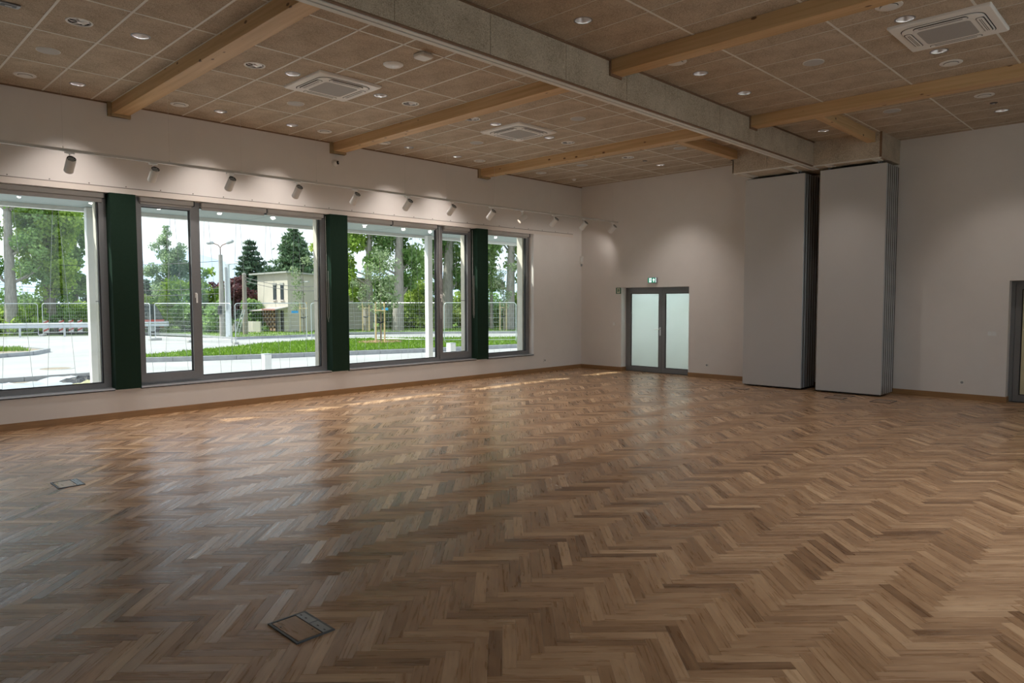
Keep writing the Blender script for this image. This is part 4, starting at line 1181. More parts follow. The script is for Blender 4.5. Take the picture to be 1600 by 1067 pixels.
# ---------------------------------------------------------------- lawns with kerbs
def blades(name, poly, n, h, parent, z, mat='grass_blade'):
    P = np.array(poly); lo_, hi_ = P.min(0), P.max(0)
    pts = []
    x, y = P[:, 0], P[:, 1]; x2, y2 = np.roll(x, -1), np.roll(y, -1)
    q = RNG.uniform(lo_, hi_, (n * 3, 2))
    ins = np.zeros(len(q), bool)
    for i in range(len(P)):
        c1 = (y[i] > q[:, 1]) != (y2[i] > q[:, 1])
        with np.errstate(divide='ignore', invalid='ignore'):
            xi = (x2[i] - x[i]) * (q[:, 1] - y[i]) / (y2[i] - y[i]) + x[i]
        ins ^= c1 & (q[:, 0] < xi)
    q = q[ins][:n]; n = len(q)
    a = RNG.uniform(0, 2 * np.pi, n); hh = h * RNG.uniform(0.4, 1.3, n); ww = 0.012 + 0.02 * RNG.random(n)
    V = np.zeros((n, 3, 3), np.float32)
    V[:, 0, :2] = q + np.stack([np.cos(a), np.sin(a)], 1) * ww[:, None]
    V[:, 1, :2] = q - np.stack([np.cos(a), np.sin(a)], 1) * ww[:, None]
    V[:, 2, :2] = q + RNG.normal(0, 0.35, (n, 2)) * hh[:, None]
    V[:, :2, 2] = z; V[:, 2, 2] = z + hh
    o = soup(name, V, 3, RNG.random(n), mat)
    o.parent = parent; tag(o, None, None, None, 'stuff')
    return o
def soup(name, V, k, tone, mat):
    n = len(V)
    me = bpy.data.meshes.new(name)
    me.vertices.add(n * k); me.loops.add(n * k); me.polygons.add(n)
    me.vertices.foreach_set('co', V.reshape(-1).astype(np.float32))
    me.loops.foreach_set('vertex_index', np.arange(n * k, dtype=np.int32))
    me.polygons.foreach_set('loop_start', np.arange(0, n * k, k, dtype=np.int32))
    me.polygons.foreach_set('loop_total', np.full(n, k, dtype=np.int32))
    me.update(calc_edges=True)
    at = me.attributes.new('tone', 'FLOAT', 'FACE'); at.data.foreach_set('value', np.asarray(tone, np.float32))
    me.materials.append(M[mat])
    o = bpy.data.objects.new(name, me); COL.objects.link(o)
    return o
def kerb(parent, line, h=0.14, wd=0.15, step=1.0):
    for i in range(len(line) - 1):
        a, b = Vector(line[i]), Vector(line[i + 1]); d = b - a; L = d.length; d.normalize(); nrm = Vector((-d.y, d.x))
        n = max(1, round(L / step))
        for k in range(n):
            p, q = a + d * (L * k / n + 0.006), a + d * (L * (k + 1) / n - 0.006)
            poly = [p - nrm * wd / 2, q - nrm * wd / 2, q + nrm * wd / 2, p + nrm * wd / 2]
            obj('kerb_block', MB().prism([(v.x, v.y) for v in poly], G, G + h), 'kerb_stone', parent)
near_edge = [(-27.0, 7.4), (-26.0, 8.4), (-25.2, 9.9), (-24.4, 12.2), (-23.7, 14.4), (-22.6, 17.8), (-21.8, 21.8), (-20.2, 28.5)]
far_edge = [(-24.2, 31.0), (-27.5, 26.2), (-30.0, 23.6), (-32.0, 20.6), (-32.2, 17.6), (-31.6, 15.2), (-30.0, 12.8), (-28.9, 10.6), (-28.2, 8.7)]
lawn_poly = near_edge + far_edge
lw = thing('lawn', 'kerbed grass island between the paving and the fence', 'lawn', (0, 0, 0))
lw['kind'] = 'structure'
obj('turf', MB().prism(lawn_poly, G, G + 0.10), 'lawn', lw)
blades('grass', lawn_poly, 26000, 0.11, lw, G + 0.09)
kerb(lw, near_edge, 0.16, 0.16, 1.0); kerb(lw, far_edge, 0.12, 0.16, 2.2)
obj('root_barrier', MB().tube([(x - 0.45, y, G + 0.13) for x, y in near_edge], 0.03, 5), 'film_black', lw)
mu = MB().prism([(-28.35 + 1.1 * math.cos(a), 19.75 + 1.1 * math.sin(a)) for a in [k * math.pi / 8 for k in range(16)]], G + 0.1, G + 0.15)
obj('mulch_ring', mu, 'mulch', lw)
far_poly = [(-37.9, 16.9), (-37.6, 21.6), (-38.6, 24.4), (-35.2, 28.2), (-32.0, 31.6), (-27.5, 37), (-40, 46), (-60, 40), (-60, 16), (-49.0, 15.3), (-44.0, 16.6)]
fl_ = thing('verge', 'grass verge in front of the beige house and big trees', 'lawn', (0, 0, 0)); fl_['kind'] = 'structure'
obj('turf', MB().prism(far_poly, G, G + 0.10), 'lawn', fl_)
blades('grass', far_poly, 22000, 0.10, fl_, G + 0.09)
kerb(fl_, far_poly[:6], 0.14, 0.16, 2.0); kerb(fl_, [far_poly[9], far_poly[10], far_poly[0]], 0.12, 0.16, 2.4)
# traffic island in front of the first window, manhole, planting bed with film
ti = thing('traffic_island', 'rounded kerbed traffic island on the paving beyond the first window', 'traffic island', (0, 0, 0)); ti['kind'] = 'structure'
isl = [(-31.6, 2.0), (-31.9, 4.6), (-32.8, 6.4), (-34.4, 7.3), (-36.0, 7.0), (-37.4, 6.0), (-38.4, 4.0), (-38.6, 2.0)]
obj('soil', MB().prism(isl, G, G + 0.10), 'soil', ti)
kerb(ti, isl, 0.15, 0.18, 0.9)
blades('weeds', [(-35, 4.6), (-34, 6.6), (-36, 6.6), (-37, 5)], 900, 0.16, ti, G + 0.1)
mh = thing('manhole_cover', 'brown manhole cover in the paving beyond the first window', 'manhole', (-25.5, 5.6, G))
obj('lid', MB().lathe([(0.0, 0.012), (0.40, 0.012), (0.42, 0.004)], n=28), 'soil', mh)
obj('ring', MB().lathe([(0.42, 0.004), (0.43, 0.016), (0.50, 0.016), (0.52, 0.0)], n=28), 'concrete_block', mh)
bd = thing('planting_bed', 'bare bed with crumpled grey ground film below the first window', 'planting bed', (0, 0, 0)); bd['kind'] = 'structure'
bed = [(-21.6, -6), (-21.6, 6.0), (-16.0, 6.0), (-14.2, 6.0), (-14.2, -6)]
obj('soil', MB().prism(bed, G, G + 0.04), 'soil', bd)
kerb(bd, [(-21.7, -6), (-21.7, 6.05), (-17.5, 6.05)], 0.16, 0.16, 1.0)
nx, ny = 46, 60
fv, ff = [], []
for i in range(nx):
    for j in range(ny):
        x = -21.3 + 6.6 * i / (nx - 1); y = -5 + 10.8 * j / (ny - 1)
        z = G + 0.09 + 0.09 * math.sin(x * 3.1 + 1.7 * math.sin(y * 1.9)) * math.sin(y * 2.7 + x) + random.uniform(-0.035, 0.035)
        fv.append((x + random.uniform(-.05, .05), y, z))
for i in range(nx - 1):
    for j in range(ny - 1):
        ff.append((i * ny + j, (i + 1) * ny + j, (i + 1) * ny + j + 1, i * ny + j + 1))
mb = MB(); mb.v, mb.f = fv, ff
tag(obj('ground_film', mb, 'sheet_film', smooth=True), 'crumpled grey weed film over the bed below the first window', 'ground film')
for (x, y, s_, mt, lab) in ((-19.6, 4.85, 0.7, 'film_black', 'black crumpled film heap on the bed near the white column'), (-18.9, 4.95, 0.6, 'straw', 'heap of yellow straw beside the black film'), (-19.2, 2.8, 0.5, 'film_black', 'small black film scrap on the grey sheet')):
    n = 14; v = []; f = []
    for i in range(6):
        rr = s_ * (1 - i / 6); zz = 0.10 + 0.22 * s_ * (i / 5) ** 0.8
        for k in range(n):
            a = 2 * math.pi * k / n; jn = random.uniform(0.75, 1.2)
            v.append((x + rr * jn * math.cos(a), y + rr * jn * 0.8 * math.sin(a), G + zz * random.uniform(0.8, 1.15) - (0.1 if i == 0 else 0)))
    for i in range(5):
        for k in range(n):
            j = (k + 1) % n; f.append((i * n + k, i * n + j, i * n + n + j, i * n + n + k))
    f.append(tuple(range(5 * n, 6 * n)))
    mb = MB(); mb.v, mb.f = v, f
    tag(obj('heap', mb, mt), lab, 'heap')
# white concrete posts near the facade
for (x, y, h, lab) in ((-18.0, 8.85, 0.66, 'white square bollard outside beyond the wide house-view pane'), (-15.6, 13.35, 0.85, 'white square block outside the far narrow sash')):
    t = thing('bollard', lab, 'bollard', (x, y, G))
    obj('post', MB().cbox(-0.10, 0.10, -0.10, 0.10, 0, h, 0.008), 'white_metal', t)
    obj('top_plate', MB().cbox(-0.105, 0.105, -0.105, 0.105, h, h + 0.02, 0.006), 'galvanised', t)
t = thing('stand', 'grey slab post with a round hole outside the end window', 'bollard', (-17.4, 16.15, G))
bm = bmesh.new()
def lp(pts):
    vs = [bm.verts.new((0, a_, b_)) for a_, b_ in pts]; return [bm.edges.new((vs[i], vs[(i + 1) % len(vs)])) for i in range(len(vs))]
ed = lp([(-0.20, 0), (0.20, 0), (0.20, 0.87), (-0.20, 0.87)]) + lp([(0.04 + 0.09 * math.cos(2 * math.pi * k / 24), 0.56 + 0.09 * math.sin(2 * math.pi * k / 24)) for k in range(24)])
bmesh.ops.triangle_fill(bm, edges=ed, use_beauty=True)
r = bmesh.ops.extrude_face_region(bm, geom=bm.faces[:]); bmesh.ops.translate(bm, verts=[v for v in r['geom'] if isinstance(v, bmesh.types.BMVert)], vec=(0.16, 0, 0))
bmesh.ops.recalc_face_normals(bm, faces=bm.faces); me = bpy.data.meshes.new('slab'); bm.to_mesh(me); bm.free()
me.materials.append(M['steel_flap'])
obj('slab', me, None, t); obj('foot', MB().box(-0.06, 0.22, -0.25, 0.25, 0, 0.03), 'galvanised', t)

# ---------------------------------------------------------------- mobile fence panels
FB = [((-51.6, 6.9), (-50.85, 10.35), 'mobile fence panel before the left trunk, beyond the first window'), ((-50.8, 10.55), (-49.0, 13.6), 'mobile fence panel in front of the tall poplar'),
      ((-44.2, 12.6), (-40.6, 13.4), 'mobile fence panel in front of the red vehicle'), ((-40.4, 13.55), (-37.2, 14.25), 'mobile fence panel between the vehicle and the lamp pole'),
      ((-37.1, 14.3), (-33.9, 14.9), 'mobile fence panel in front of the bright green bush'), ((-33.85, 15.05), (-33.05, 18.5), 'mobile fence panel in front of the beige house'),
      ((-33.0, 18.7), (-31.6, 21.7), 'mobile fence panel at the side wall of the beige house'), ((-29.6, 20.3), (-26.2, 21.65), 'mobile fence panel behind the staked tree on the lawn'),
      ((-26.05, 21.85), (-23.6, 24.35), 'mobile fence panel beyond the far narrow sash'), ((-23.5, 24.5), (-21.1, 27.0), 'mobile fence panel beyond the short end window')]
for (a, b, lab) in FB:
    a, b = Vector(a), Vector(b); L = (b - a).length; an = math.atan2(b.y - a.y, b.x - a.x)
    t = thing('mobile_fence', lab, 'fence', (a.x, a.y, G), 'mobile mesh fence panels', rotz=an)
    h, r_ = 2.0, 0.12
    fr = [(0.02, 0, 0.06), (0.02, 0, h - r_)]
    fr += [(0.02 + r_ - r_ * math.cos(q), 0, h - r_ + r_ * math.sin(q)) for q in (0.5, 1.07, 1.57)]
    fr += [(L - 0.02 - r_ + r_ * math.cos(q), 0, h - r_ + r_ * math.sin(q)) for q in (1.57, 1.07, 0.5)]
    fr += [(L - 0.02, 0, h - r_), (L - 0.02, 0, 0.06)]
    obj('tube_frame', MB().tube(fr, 0.024, 6), 'galvanised', t)
    rl = MB().tube([(0.02, 0, 0.22), (L - 0.02, 0, 0.22)], 0.014, 5)
    obj('bottom_rail', rl, 'galvanised', t)
    ms = MB()
    for k in range(1, 9):
        z = 0.22 + k * 0.21; ms.tube([(0.02, 0, z), (L - 0.02, 0, z)], 0.0035, 3, cap=False)
    n = int(L / 0.12)
    for k in range(1, n):
        ms.tube([(L * k / n, 0, 0.22), (L * k / n, 0, h)], 0.0028, 3, cap=False)
    tag(obj('mesh', ms, 'galvanised', t), None, None, None, 'stuff')
    ft = MB(); ft.cbox(-0.11, 0.11, -0.33, 0.33, 0, 0.13, 0.03)
    obj('foot', ft, 'concrete_block', t)
for (x, y, z, an, lab) in ((-33.2, 17.9, 1.2, 1.34, 'small blue plate on the fence in front of the house'), (-32.6, 19.3, 1.2, 1.1, 'small pale blue plate on the fence at the house side wall'), (-29.0, 20.55, 1.35, 0.4, 'small teal plate on the fence behind the staked lawn tree')):
    o = obj('plate', MB().box(-0.17, 0.17, -0.045, -0.03, z - 0.06, z + 0.06), 'blue_plate'); o.location = (x, y, 0); o.rotation_euler = (0, 0, an); o.name = 'fence_plate'
    tag(o, lab, 'sign', 'plates on the fence')
# guard rail and hazard boards
t = thing('guard_rail', 'galvanised road guard rail behind the fence beyond the first window', 'guard rail', (-53.5, 9, G)); B = t.location
ga, gb = Vector((-55.6, -2)), Vector((-46.7, 16.5)); gd = (gb - ga).normalized(); gn = Vector((gd.y, -gd.x))
prof = [(0.0, 0.52), (0.05, 0.56), (0.0, 0.63), (0.0, 0.70), (0.05, 0.77), (0.0, 0.83), (-0.02, 0.83), (-0.02, 0.52)]
vs = []
for p in (ga, gb):
    vs += [(p.x + gn.x * u, p.y + gn.y * u, G + z) for u, z in prof]
n = len(prof)
mb = MB()._add(vs, [(i, (i + 1) % n, n + (i + 1) % n, n + i) for i in range(n)])
obj('rail', mb, 'galvanised', t, base=B)
for k in range(9):
    p = ga + gd * (1 + k * 2.3)
    obj('post', MB().box(p.x - 0.06, p.x + 0.02, p.y - 0.05, p.y + 0.05, G, G + 0.75), 'galvanised', t, base=B)
for i, (px_, r_) in enumerate(((73, 54.5), (97, 55), (112, 55), (126, 55))):
    d_ = Vector(((px_ - 800) / F_PX, 0)); 
    hd = (_f + _r2 * ((px_ - 800) / F_PX)); hd.z = 0; hd.normalize()
    t = thing('hazard_board', 'small red and white hazard board behind the guard rail, %s along the road' % ['first', 'second', 'third', 'fourth'][i], 'sign', (hd.x * r_, hd.y * r_, G - 0.06), 'hazard boards behind the guard rail', rotz=math.atan2(hd.y, hd.x) - math.pi / 2)
    obj('board', MB().box(-0.14, 0.14, -0.02, 0.0, 0.15, 0.95), 'hazard_white', t)
    st = MB()
    for k in range(3):
        z = 0.22 + 0.25 * k; st._add([(-0.14, -0.021, z), (0.14, -0.021, z + 0.14), (0.14, -0.021, z + 0.26), (-0.14, -0.021, z + 0.12)], [(0, 1, 2, 3)])
    obj('stripe', st, 'red_paint', t); obj('foot', MB().box(-0.2, 0.2, -0.15, 0.15, 0, 0.15), 'rubber', t)
# vehicle behind the fence
vx = thing('utility_vehicle', 'red and dark utility truck with orange beacon behind the fence', 'truck', (-48.5, 15.8, G), rotz=math.radians(70))
obj('chassis', MB().cbox(-2.6, 1.0, -0.85, 0.85, 0.45, 0.95, 0.06), 'red_paint', vx)
cab = MB().prism([(-0.75, 0.95), (0.95, 0.95), (0.80, 1.35), (0.45, 1.95), (-0.75, 1.95)], -0.8, 0.8); cab.v = [(x, z, y) for x, y, z in cab.v]
cb = obj('cab', cab, 'steel_dark', vx)
obj('windscreen', MB().box(-0.45, 0.35, -0.815, -0.80, 1.3, 1.85), 'window_dark', cb)
obj('door_line', MB().box(0.37, 0.39, -0.812, -0.80, 0.98, 1.85), 'rubber', cb)
obj('bumper', MB().cbox(1.0, 1.12, -0.85, 0.85, 0.45, 0.75, 0.03), 'galvanised', vx)
obj('load_bed', MB().box(-2.6, -0.8, -0.85, 0.85, 0.95, 1.35), 'red_paint', vx)
obj('beacon', MB().lathe([(0.07, 1.95), (0.07, 2.06), (0.0, 2.09)], c=(-0.2, 0, 0), n=12), 'beacon', vx)
for (x, y) in ((0.35, -0.85), (0.35, 0.85), (-1.8, -0.85), (-1.8, 0.85)):
    wl = MB().tube([(x, y - 0.12, 0.38), (x, y + 0.12, 0.38)], 0.38, 20)
    wo = obj('wheel', wl, 'tyre', vx); obj('hub', MB().tube([(x, y - 0.13, 0.38), (x, y + 0.13, 0.38)], 0.18, 14), 'galvanised', wo)

# ---------------------------------------------------------------- house
hs = thing('house', 'two storey beige house with flat sloping roof beyond the fence', 'house', (-42.2, 22.3, G + 0.08), rotz=math.radians(6))
# local frame: x to the front (sunlit side is -y), corner of the house at the origin
W1, W2, HH = 3.5, 7.1, 3.85
hb = MB()
hv = [(0, 0, 0), (-W1, 0, 0), (-W1, W2, 0), (0, W2, 0), (0, 0, HH), (-W1, 0, HH - 0.05), (-W1, W2, HH - 0.45), (0, W2, HH - 0.35)]
hb._add(hv, [(0, 1, 5, 4), (1, 2, 6, 5), (2, 3, 7, 6), (3, 0, 4, 7), (4, 5, 6, 7)])
wl = obj('wall', hb, 'render_cream', hs)
o_ = 0.28
rv = [(o_, -o_, HH), (-W1 - o_ * 2, -o_, HH - 0.06), (-W1 - o_ * 2, W2 + o_, HH - 0.46), (o_, W2 + o_, HH - 0.36)]
obj('roof', MB()._add(rv + [(x, y, z + 0.10) for x, y, z in rv], [(0, 1, 2, 3), (7, 6, 5, 4), (0, 1, 5, 4), (1, 2, 6, 5), (2, 3, 7, 6), (3, 0, 4, 7)]), 'roof_sheet', hs)
for x in (-0.62, -1.45):
    wn = obj('window', MB().box(x - 0.17, x + 0.17, -0.03, 0.02, 2.12, 3.12), 'window_dark', hs)
    obj('pane', MB().box(x - 0.13, x + 0.13, -0.036, -0.03, 2.16, 3.08), 'window_dark', wn)
    obj('roller_box', MB().box(x - 0.20, x + 0.20, -0.06, 0.0, 3.08, 3.22), 'roof_sheet', wn)
    obj('sill', MB().box(x - 0.22, x + 0.22, -0.09, 0.0, 2.05, 2.12), 'awning', wn)
aw = obj('awning', MB()._add([(0.05, 0, 1.62), (-2.9, 0, 1.50), (-2.9, -1.0, 1.36), (0.05, -1.0, 1.46), (0.05, 0, 1.68), (-2.9, 0, 1.56), (-2.9, -1.0, 1.42), (0.05, -1.0, 1.52)],
   [(0, 1, 2, 3), (7, 6, 5, 4), (0, 1, 5, 4), (1, 2, 6, 5), (2, 3, 7, 6), (3, 0, 4, 7)]), 'awning', hs)
obj('awning_trim', MB().box(-1.4, 0.07, -1.03, -1.0, 1.44, 1.54), 'awning_red', aw)
lb = obj('lattice_wall', MB().box(-2.85, -1.05, -0.28, -0.24, 0.05, 1.45), 'lattice_back', hs)
lt = MB()
for i in range(9):
    for j in range(8):
        if (i + j) % 2 == 0:
            lt.box(-2.83 + i * 0.2, -2.83 + i * 0.2 + 0.19, -0.31, -0.28, 0.08 + j * 0.17, 0.08 + j * 0.17 + 0.16)
tag(obj('lattice_block', lt, 'lattice', lb), None, None, None, 'stuff')
dr = obj('house_door', MB().box(-0.80, -0.50, -0.05, 0.0, 0.05, 1.40), 'door_dark', hs)
obj('door_handle', MB().box(-0.54, -0.52, -0.08, -0.05, 0.65, 0.78), 'satin', dr)
obj('porch_wall', MB().prism([(-3.2, -1.5), (-1.7, -1.5), (-1.2, -1.3), (-1.2, -1.2), (-1.75, -1.35), (-3.2, -1.35)], 0, 0.72), 'render_cream', hs)
st = MB()._add([(-3.35, -1.3, 1.0), (-4.4, -1.3, 0.25), (-4.4, -1.3, 0.10), (-3.35, -1.3, 0.82), (-3.35, -1.2, 1.0), (-4.4, -1.2, 0.25), (-4.4, -1.2, 0.10), (-3.35, -1.2, 0.82)],
   [(0, 1, 2, 3), (7, 6, 5, 4), (0, 1, 5, 4), (1, 2, 6, 5), (2, 3, 7, 6), (3, 0, 4, 7)])
obj('stair_rail', st, 'stone_pale', hs)
for k in range(4):
    obj('step', MB().box(-4.4 + k * 0.27, -3.2, -1.9, -1.3, k * 0.18, k * 0.18 + 0.18), 'concrete_block', hs)
wlamp = MB().tube([(0.0, 0.9, 3.2), (0.5, 0.9, 3.3), (0.9, 0.9, 3.28)], 0.03, 6); wlamp.cbox(0.4, 1.0, 0.82, 0.98, 3.24, 3.32, 0.02)
obj('wall_lamp', wlamp, 'lamp_head', hs)

# ---------------------------------------------------------------- poles and cables
def pole(name, lab, cat, px_, rng, mat, pts_fn):
    hd = (_f + _r2 * ((px_ - 800) / F_PX)); hd.z = 0; hd.normalize()
    t = thing(name, lab, cat, (hd.x * rng, hd.y * rng, G))
    return t, hd
t, hd = pole('street_lamp', 'old concrete street lamp pole with two lamp heads', 'street lamp', 348, 43.5, None, None)
obj('post', MB().tube([(0, 0, 0), (0, 0, 4.75)], [0.17, 0.11], 10), 'concrete_pole', t, smooth=True)
rv_ = Vector((_r.x, _r.y, 0)).normalized()
for s_ in (-1, 1):
    r0 = rv_ * s_
    arm = obj('arm', MB().tube([(0, 0, 4.7), (0, 0, 5.15), tuple(r0 * 0.12 + Vector((0, 0, 5.3))), tuple(r0 * 0.38 + Vector((0, 0, 5.40)))], 0.025, 6), 'rust', t)
    q = MB()
    q.tube([tuple(r0 * 0.36 + Vector((0, 0, 5.40))), tuple(r0 * 0.45 + Vector((0, 0, 5.44))), tuple(r0 * 0.7 + Vector((0, 0, 5.47 + 0.05 * s_))), tuple(r0 * 0.78 + Vector((0, 0, 5.47 + 0.06 * s_)))], [0.05, 0.09, 0.10, 0.04], 8)
    obj('lamp_head', q, 'lamp_head', t, smooth=True)
obj('meter_box', MB().cbox(-0.05, 0.25, -0.24, -0.1, 1.35, 1.85, 0.02), 'alu_dark', t)
t, hd = pole('street_lamp', 'slim white modern lamp post beside the old concrete pole', 'street lamp', 358, 42.6, None, None)
obj('post', MB().tube([(0, 0, 0), (0, 0, 4.2)], [0.19, 0.13], 4), 'pole_white', t)
obj('arm', MB().tube([(0, 0, 4.15), tuple(rv_ * 0.45 + Vector((0, 0, 4.22)))], 0.035, 6), 'pole_white', t)
obj('lamp_head', MB().tube([tuple(rv_ * -0.05 + Vector((0, 0, 4.2))), tuple(rv_ * 0.62 + Vector((0, 0, 4.24)))], 0.06, 6), 'pole_white', t)
obj('slot', MB().box(0.02, 0.16, -0.19, -0.10, 1.6, 4.0), 'lamp_head', t)
t, hd = pole('utility_pole', 'round weathered wooden pole between lamp post and house', 'pole', 384, 45.5, None, None)
obj('post', MB().tube([(0, 0, 0), (0, 0, 3.7)], [0.15, 0.12], 10), 'pole_wood', t, smooth=True)
obj('cap', MB().lathe([(0.13, 3.7), (0.11, 3.78), (0.0, 3.82)], n=10), 'concrete_pole', t)
t, hd = pole('utility_pole', 'thin distant pole with crossbar beyond the short end window', 'pole', 768, 50, None, None)
obj('post', MB().tube([(0, 0, 0), (0, 0, 5.4)], [0.12, 0.09], 8), 'pole_wood', t)
obj('crossbar', MB().box(-0.4, 0.4, -0.05, 0.05, 4.9, 5.05), 'concrete_pole', t); obj('transformer', MB().tube([(0.1, 0, 5.0), (0.1, 0, 5.6)], 0.2, 10), 'concrete_pole', t)
t, hd = pole('ladder_stand', 'leaning metal trestle beside the wooden pole', 'trestle', 379, 44.5, None, None)
for s_ in (-1, 1):
    obj('leg', MB().tube([tuple(rv_ * (-0.35 + 0.1 * s_)), tuple(rv_ * (0.12 + 0.06 * s_) + Vector((0, 0, 1.6)))], 0.03, 5), 'galvanised', t)
for k in range(5):
    f_ = (k + 0.6) / 5.5
    a_ = rv_ * (-0.45 + 0.51 * f_) + Vector((0, 0, 1.6 * f_)); b_ = rv_ * (-0.25 + 0.43 * f_) + Vector((0, 0, 1.6 * f_))
    obj('rung', MB().tube([tuple(a_), tuple(b_)], 0.02, 5), 'galvanised', t)
def dirpx(px_, rng, z):
    hd = (_f + _r2 * ((px_ - 800) / F_PX)); hd.z = 0; hd.normalize(); return (hd.x * rng, hd.y * rng, z)
def cable(p, q, sag, lab):
    pts = []
    for k in range(13):
        s_ = k / 12; a_ = Vector(p).lerp(Vector(q), s_); a_.z -= sag * 4 * s_ * (1 - s_); pts.append(tuple(a_))
    tag(obj('overhead_cable', MB().tube(pts, 0.016, 4), 'alu_dark'), lab, 'cable', 'overhead cables')
cable(dirpx(-60, 66, 5.0), dirpx(348, 43.5, 4.05), 0.4, 'upper overhead cable running left from the concrete lamp pole')
cable(dirpx(-60, 66, 3.4), dirpx(348, 43.5, 2.5), 0.4, 'middle overhead cable left of the concrete lamp pole')
cable(dirpx(-60, 66, 3.0), dirpx(348, 43.5, 2.2), 0.4, 'lower overhead cable left of the concrete lamp pole')
cable(dirpx(384, 45.5, 3.2), dirpx(520, 40, 2.6), 0.25, 'overhead cable crossing in front of the beige house, upper')
cable(dirpx(384, 45.5, 3.0), dirpx(520, 40, 2.35), 0.25, 'overhead cable crossing in front of the beige house, lower')

# ---------------------------------------------------------------- trees
def leaf_cloud(pts, size, aspect=1.0, updir=0.0):
    n = len(pts)
    a = RNG.normal(size=(n, 3)); a /= np.linalg.norm(a, axis=1)[:, None]
    b = RNG.normal(size=(n, 3)); b[:, 2] += updir; b -= a * (a * b).sum(1)[:, None]; b /= np.linalg.norm(b, axis=1)[:, None]
    s_ = size * RNG.uniform(0.6, 1.35, n)[:, None]
    V = np.zeros((n, 4, 3), np.float32)
    V[:, 0] = pts - b * s_ * aspect; V[:, 1] = pts + a * s_ * 0.5; V[:, 2] = pts + b * s_ * aspect; V[:, 3] = pts - a * s_ * 0.5
    return V
def ball(n, c_, r_):
    p = RNG.normal(size=(n, 3)); p /= np.linalg.norm(p, axis=1)[:, None]
    return np.array(c_) + p * (RNG.random(n) ** 0.45)[:, None] * np.array(r_)
def branch_pts(p, q, k=4, jig=0.12):
    p, q = Vector(p), Vector(q); L = (q - p).length; out_ = []
    for i in range(k):
        s_ = i / (k - 1); v = p.lerp(q, s_)
        if 0 < i: v = v + Vector([random.uniform(-jig, jig) * L for _ in range(3)])
        out_.append(tuple(v))
    return out_
def tree(name, lab, px_, rng, trunk, height, clusters, n, size, lm, bark='bark', group='trees and bushes outside', lean=(0, 0), boughs=6, tone_dev=0.28, updir=0.0):
    """clusters: list of (dx, dy, z, rx, ry, rz); sideways dx is along the view's right"""
    x, y, _ = dirpx(px_, rng, 0)
    t = thing(name, lab, 'tree' if trunk else 'bush', (x, y, G - 0.06), group)
    hd = Vector((x, y, 0)).normalized()
    def w_(dx, dy, z):
        v = rv_ * dx + hd * dy; return (v.x, v.y, z)
    if trunk:
        top = height * 0.86
        obj('trunk', MB().tube([w_(0, 0, 0), w_(lean[0] * 0.25, 0, top * 0.25), w_(lean[0] * 0.55, 0, top * 0.55), w_(lean[0], lean[1], top)], [trunk * 1.15, trunk * 0.95, trunk * 0.7, trunk * 0.18], 10), bark, t, smooth=True)
        bb_ = MB()
        for k in range(boughs):
            c_ = random.choice(clusters); z0 = max(height * 0.12, c_[2] - random.uniform(0.5, 1.6)); f_ = min(1, z0 / top)
            bb_.tube(branch_pts(w_(lean[0] * f_, 0, z0), w_(c_[0], c_[1], c_[2]), 5, 0.06), [trunk * 0.34, trunk * 0.26, trunk * 0.18, trunk * 0.12, trunk * 0.05], 6)
        if boughs: obj('boughs', bb_, bark, t, smooth=True)
    tot = sum(c_[3] * c_[4] * c_[5] for c_ in clusters) ** 1
    P, Tn = [], []
    for c_ in clusters:
        k = max(20, int(n * c_[3] * c_[4] * c_[5] / tot))
        # clumps within the cluster
        m_ = max(3, int(7 * (c_[3] * c_[5]) ** 0.5))
        cen = ball(m_, w_(c_[0], c_[1], c_[2]), (c_[3], c_[3], c_[5]))
        idx = RNG.integers(0, m_, k)
        rr = 0.72 * min(c_[3], c_[5])
        p = cen[idx] + ball(k, (0, 0, 0), (rr, rr, rr * 0.9))
        tb = RNG.normal(0, 0.24, m_)
        P.append(p); Tn.append(0.5 + tb[idx] + RNG.normal(0, tone_dev, k) * 0.6)
    P = np.concatenate(P); Tn = np.clip(np.concatenate(Tn), 0.02, 0.98)
    P[:, 2] = np.maximum(P[:, 2], 0.05)
    o = soup('crown', leaf_cloud(P, size, 0.75, updir), 4, Tn, lm); o.parent = t
    return t
def column(h0, h1, r0, r1, k, spread=0.5):
    c_ = []
    for i in range(k):
        s_ = i / (k - 1); r_ = r0 + (r1 - r0) * s_
        c_.append((random.uniform(-spread, spread) * r_, random.uniform(-0.6, 0.6) * r_, h0 + (h1 - h0) * s_, r_ * 0.62, r_ * 0.62, 1.3))
    return c_
# first window: trunk on the left, big poplar with two stems, bushes
tree('broadleaf_tree', 'tall thin leafed tree with bare trunk at the edge of the first window', 20, 56, 0.34, 15, [(-1.8, 0, 9.5, 1.3, 1.3, 1.2), (1.4, 0, 6.0, 1.0, 1, 0.9), (1.7, 0, 8.7, 1.1, 1, 1.2), (2.0, .5, 4.4, 1.1, 1, 0.9), (-1.5, 0, 6.8, 1.1, 1, 1.2), (0.2, 0, 12, 2, 2, 1.5), (-1.6, 0, 4.4, 1.1, 1, 1.0), (1.0, 0, 10.2, 1.2, 1, 1.0)], 11000, 0.15, 'leaf_lime', bark='bark_pale', boughs=9)
tree('poplar', 'broad bright green poplar beyond the first window', 82, 57, 0.34, 17, column(3.4, 14, 1.75, 1.9, 11) + [(-1.3, 0, 7.0, 1.0, 1, 1.6), (1.0, 0.3, 8.6, 1.1, 1, 1.8), (-0.9, -0.8, 9.6, 1.1, 1, 1.4), (-0.8, 0, 4.6, 1.0, 1, 1.2)], 36000, 0.15, 'leaf_poplar', updir=1.5, lean=(-0.5, 0))
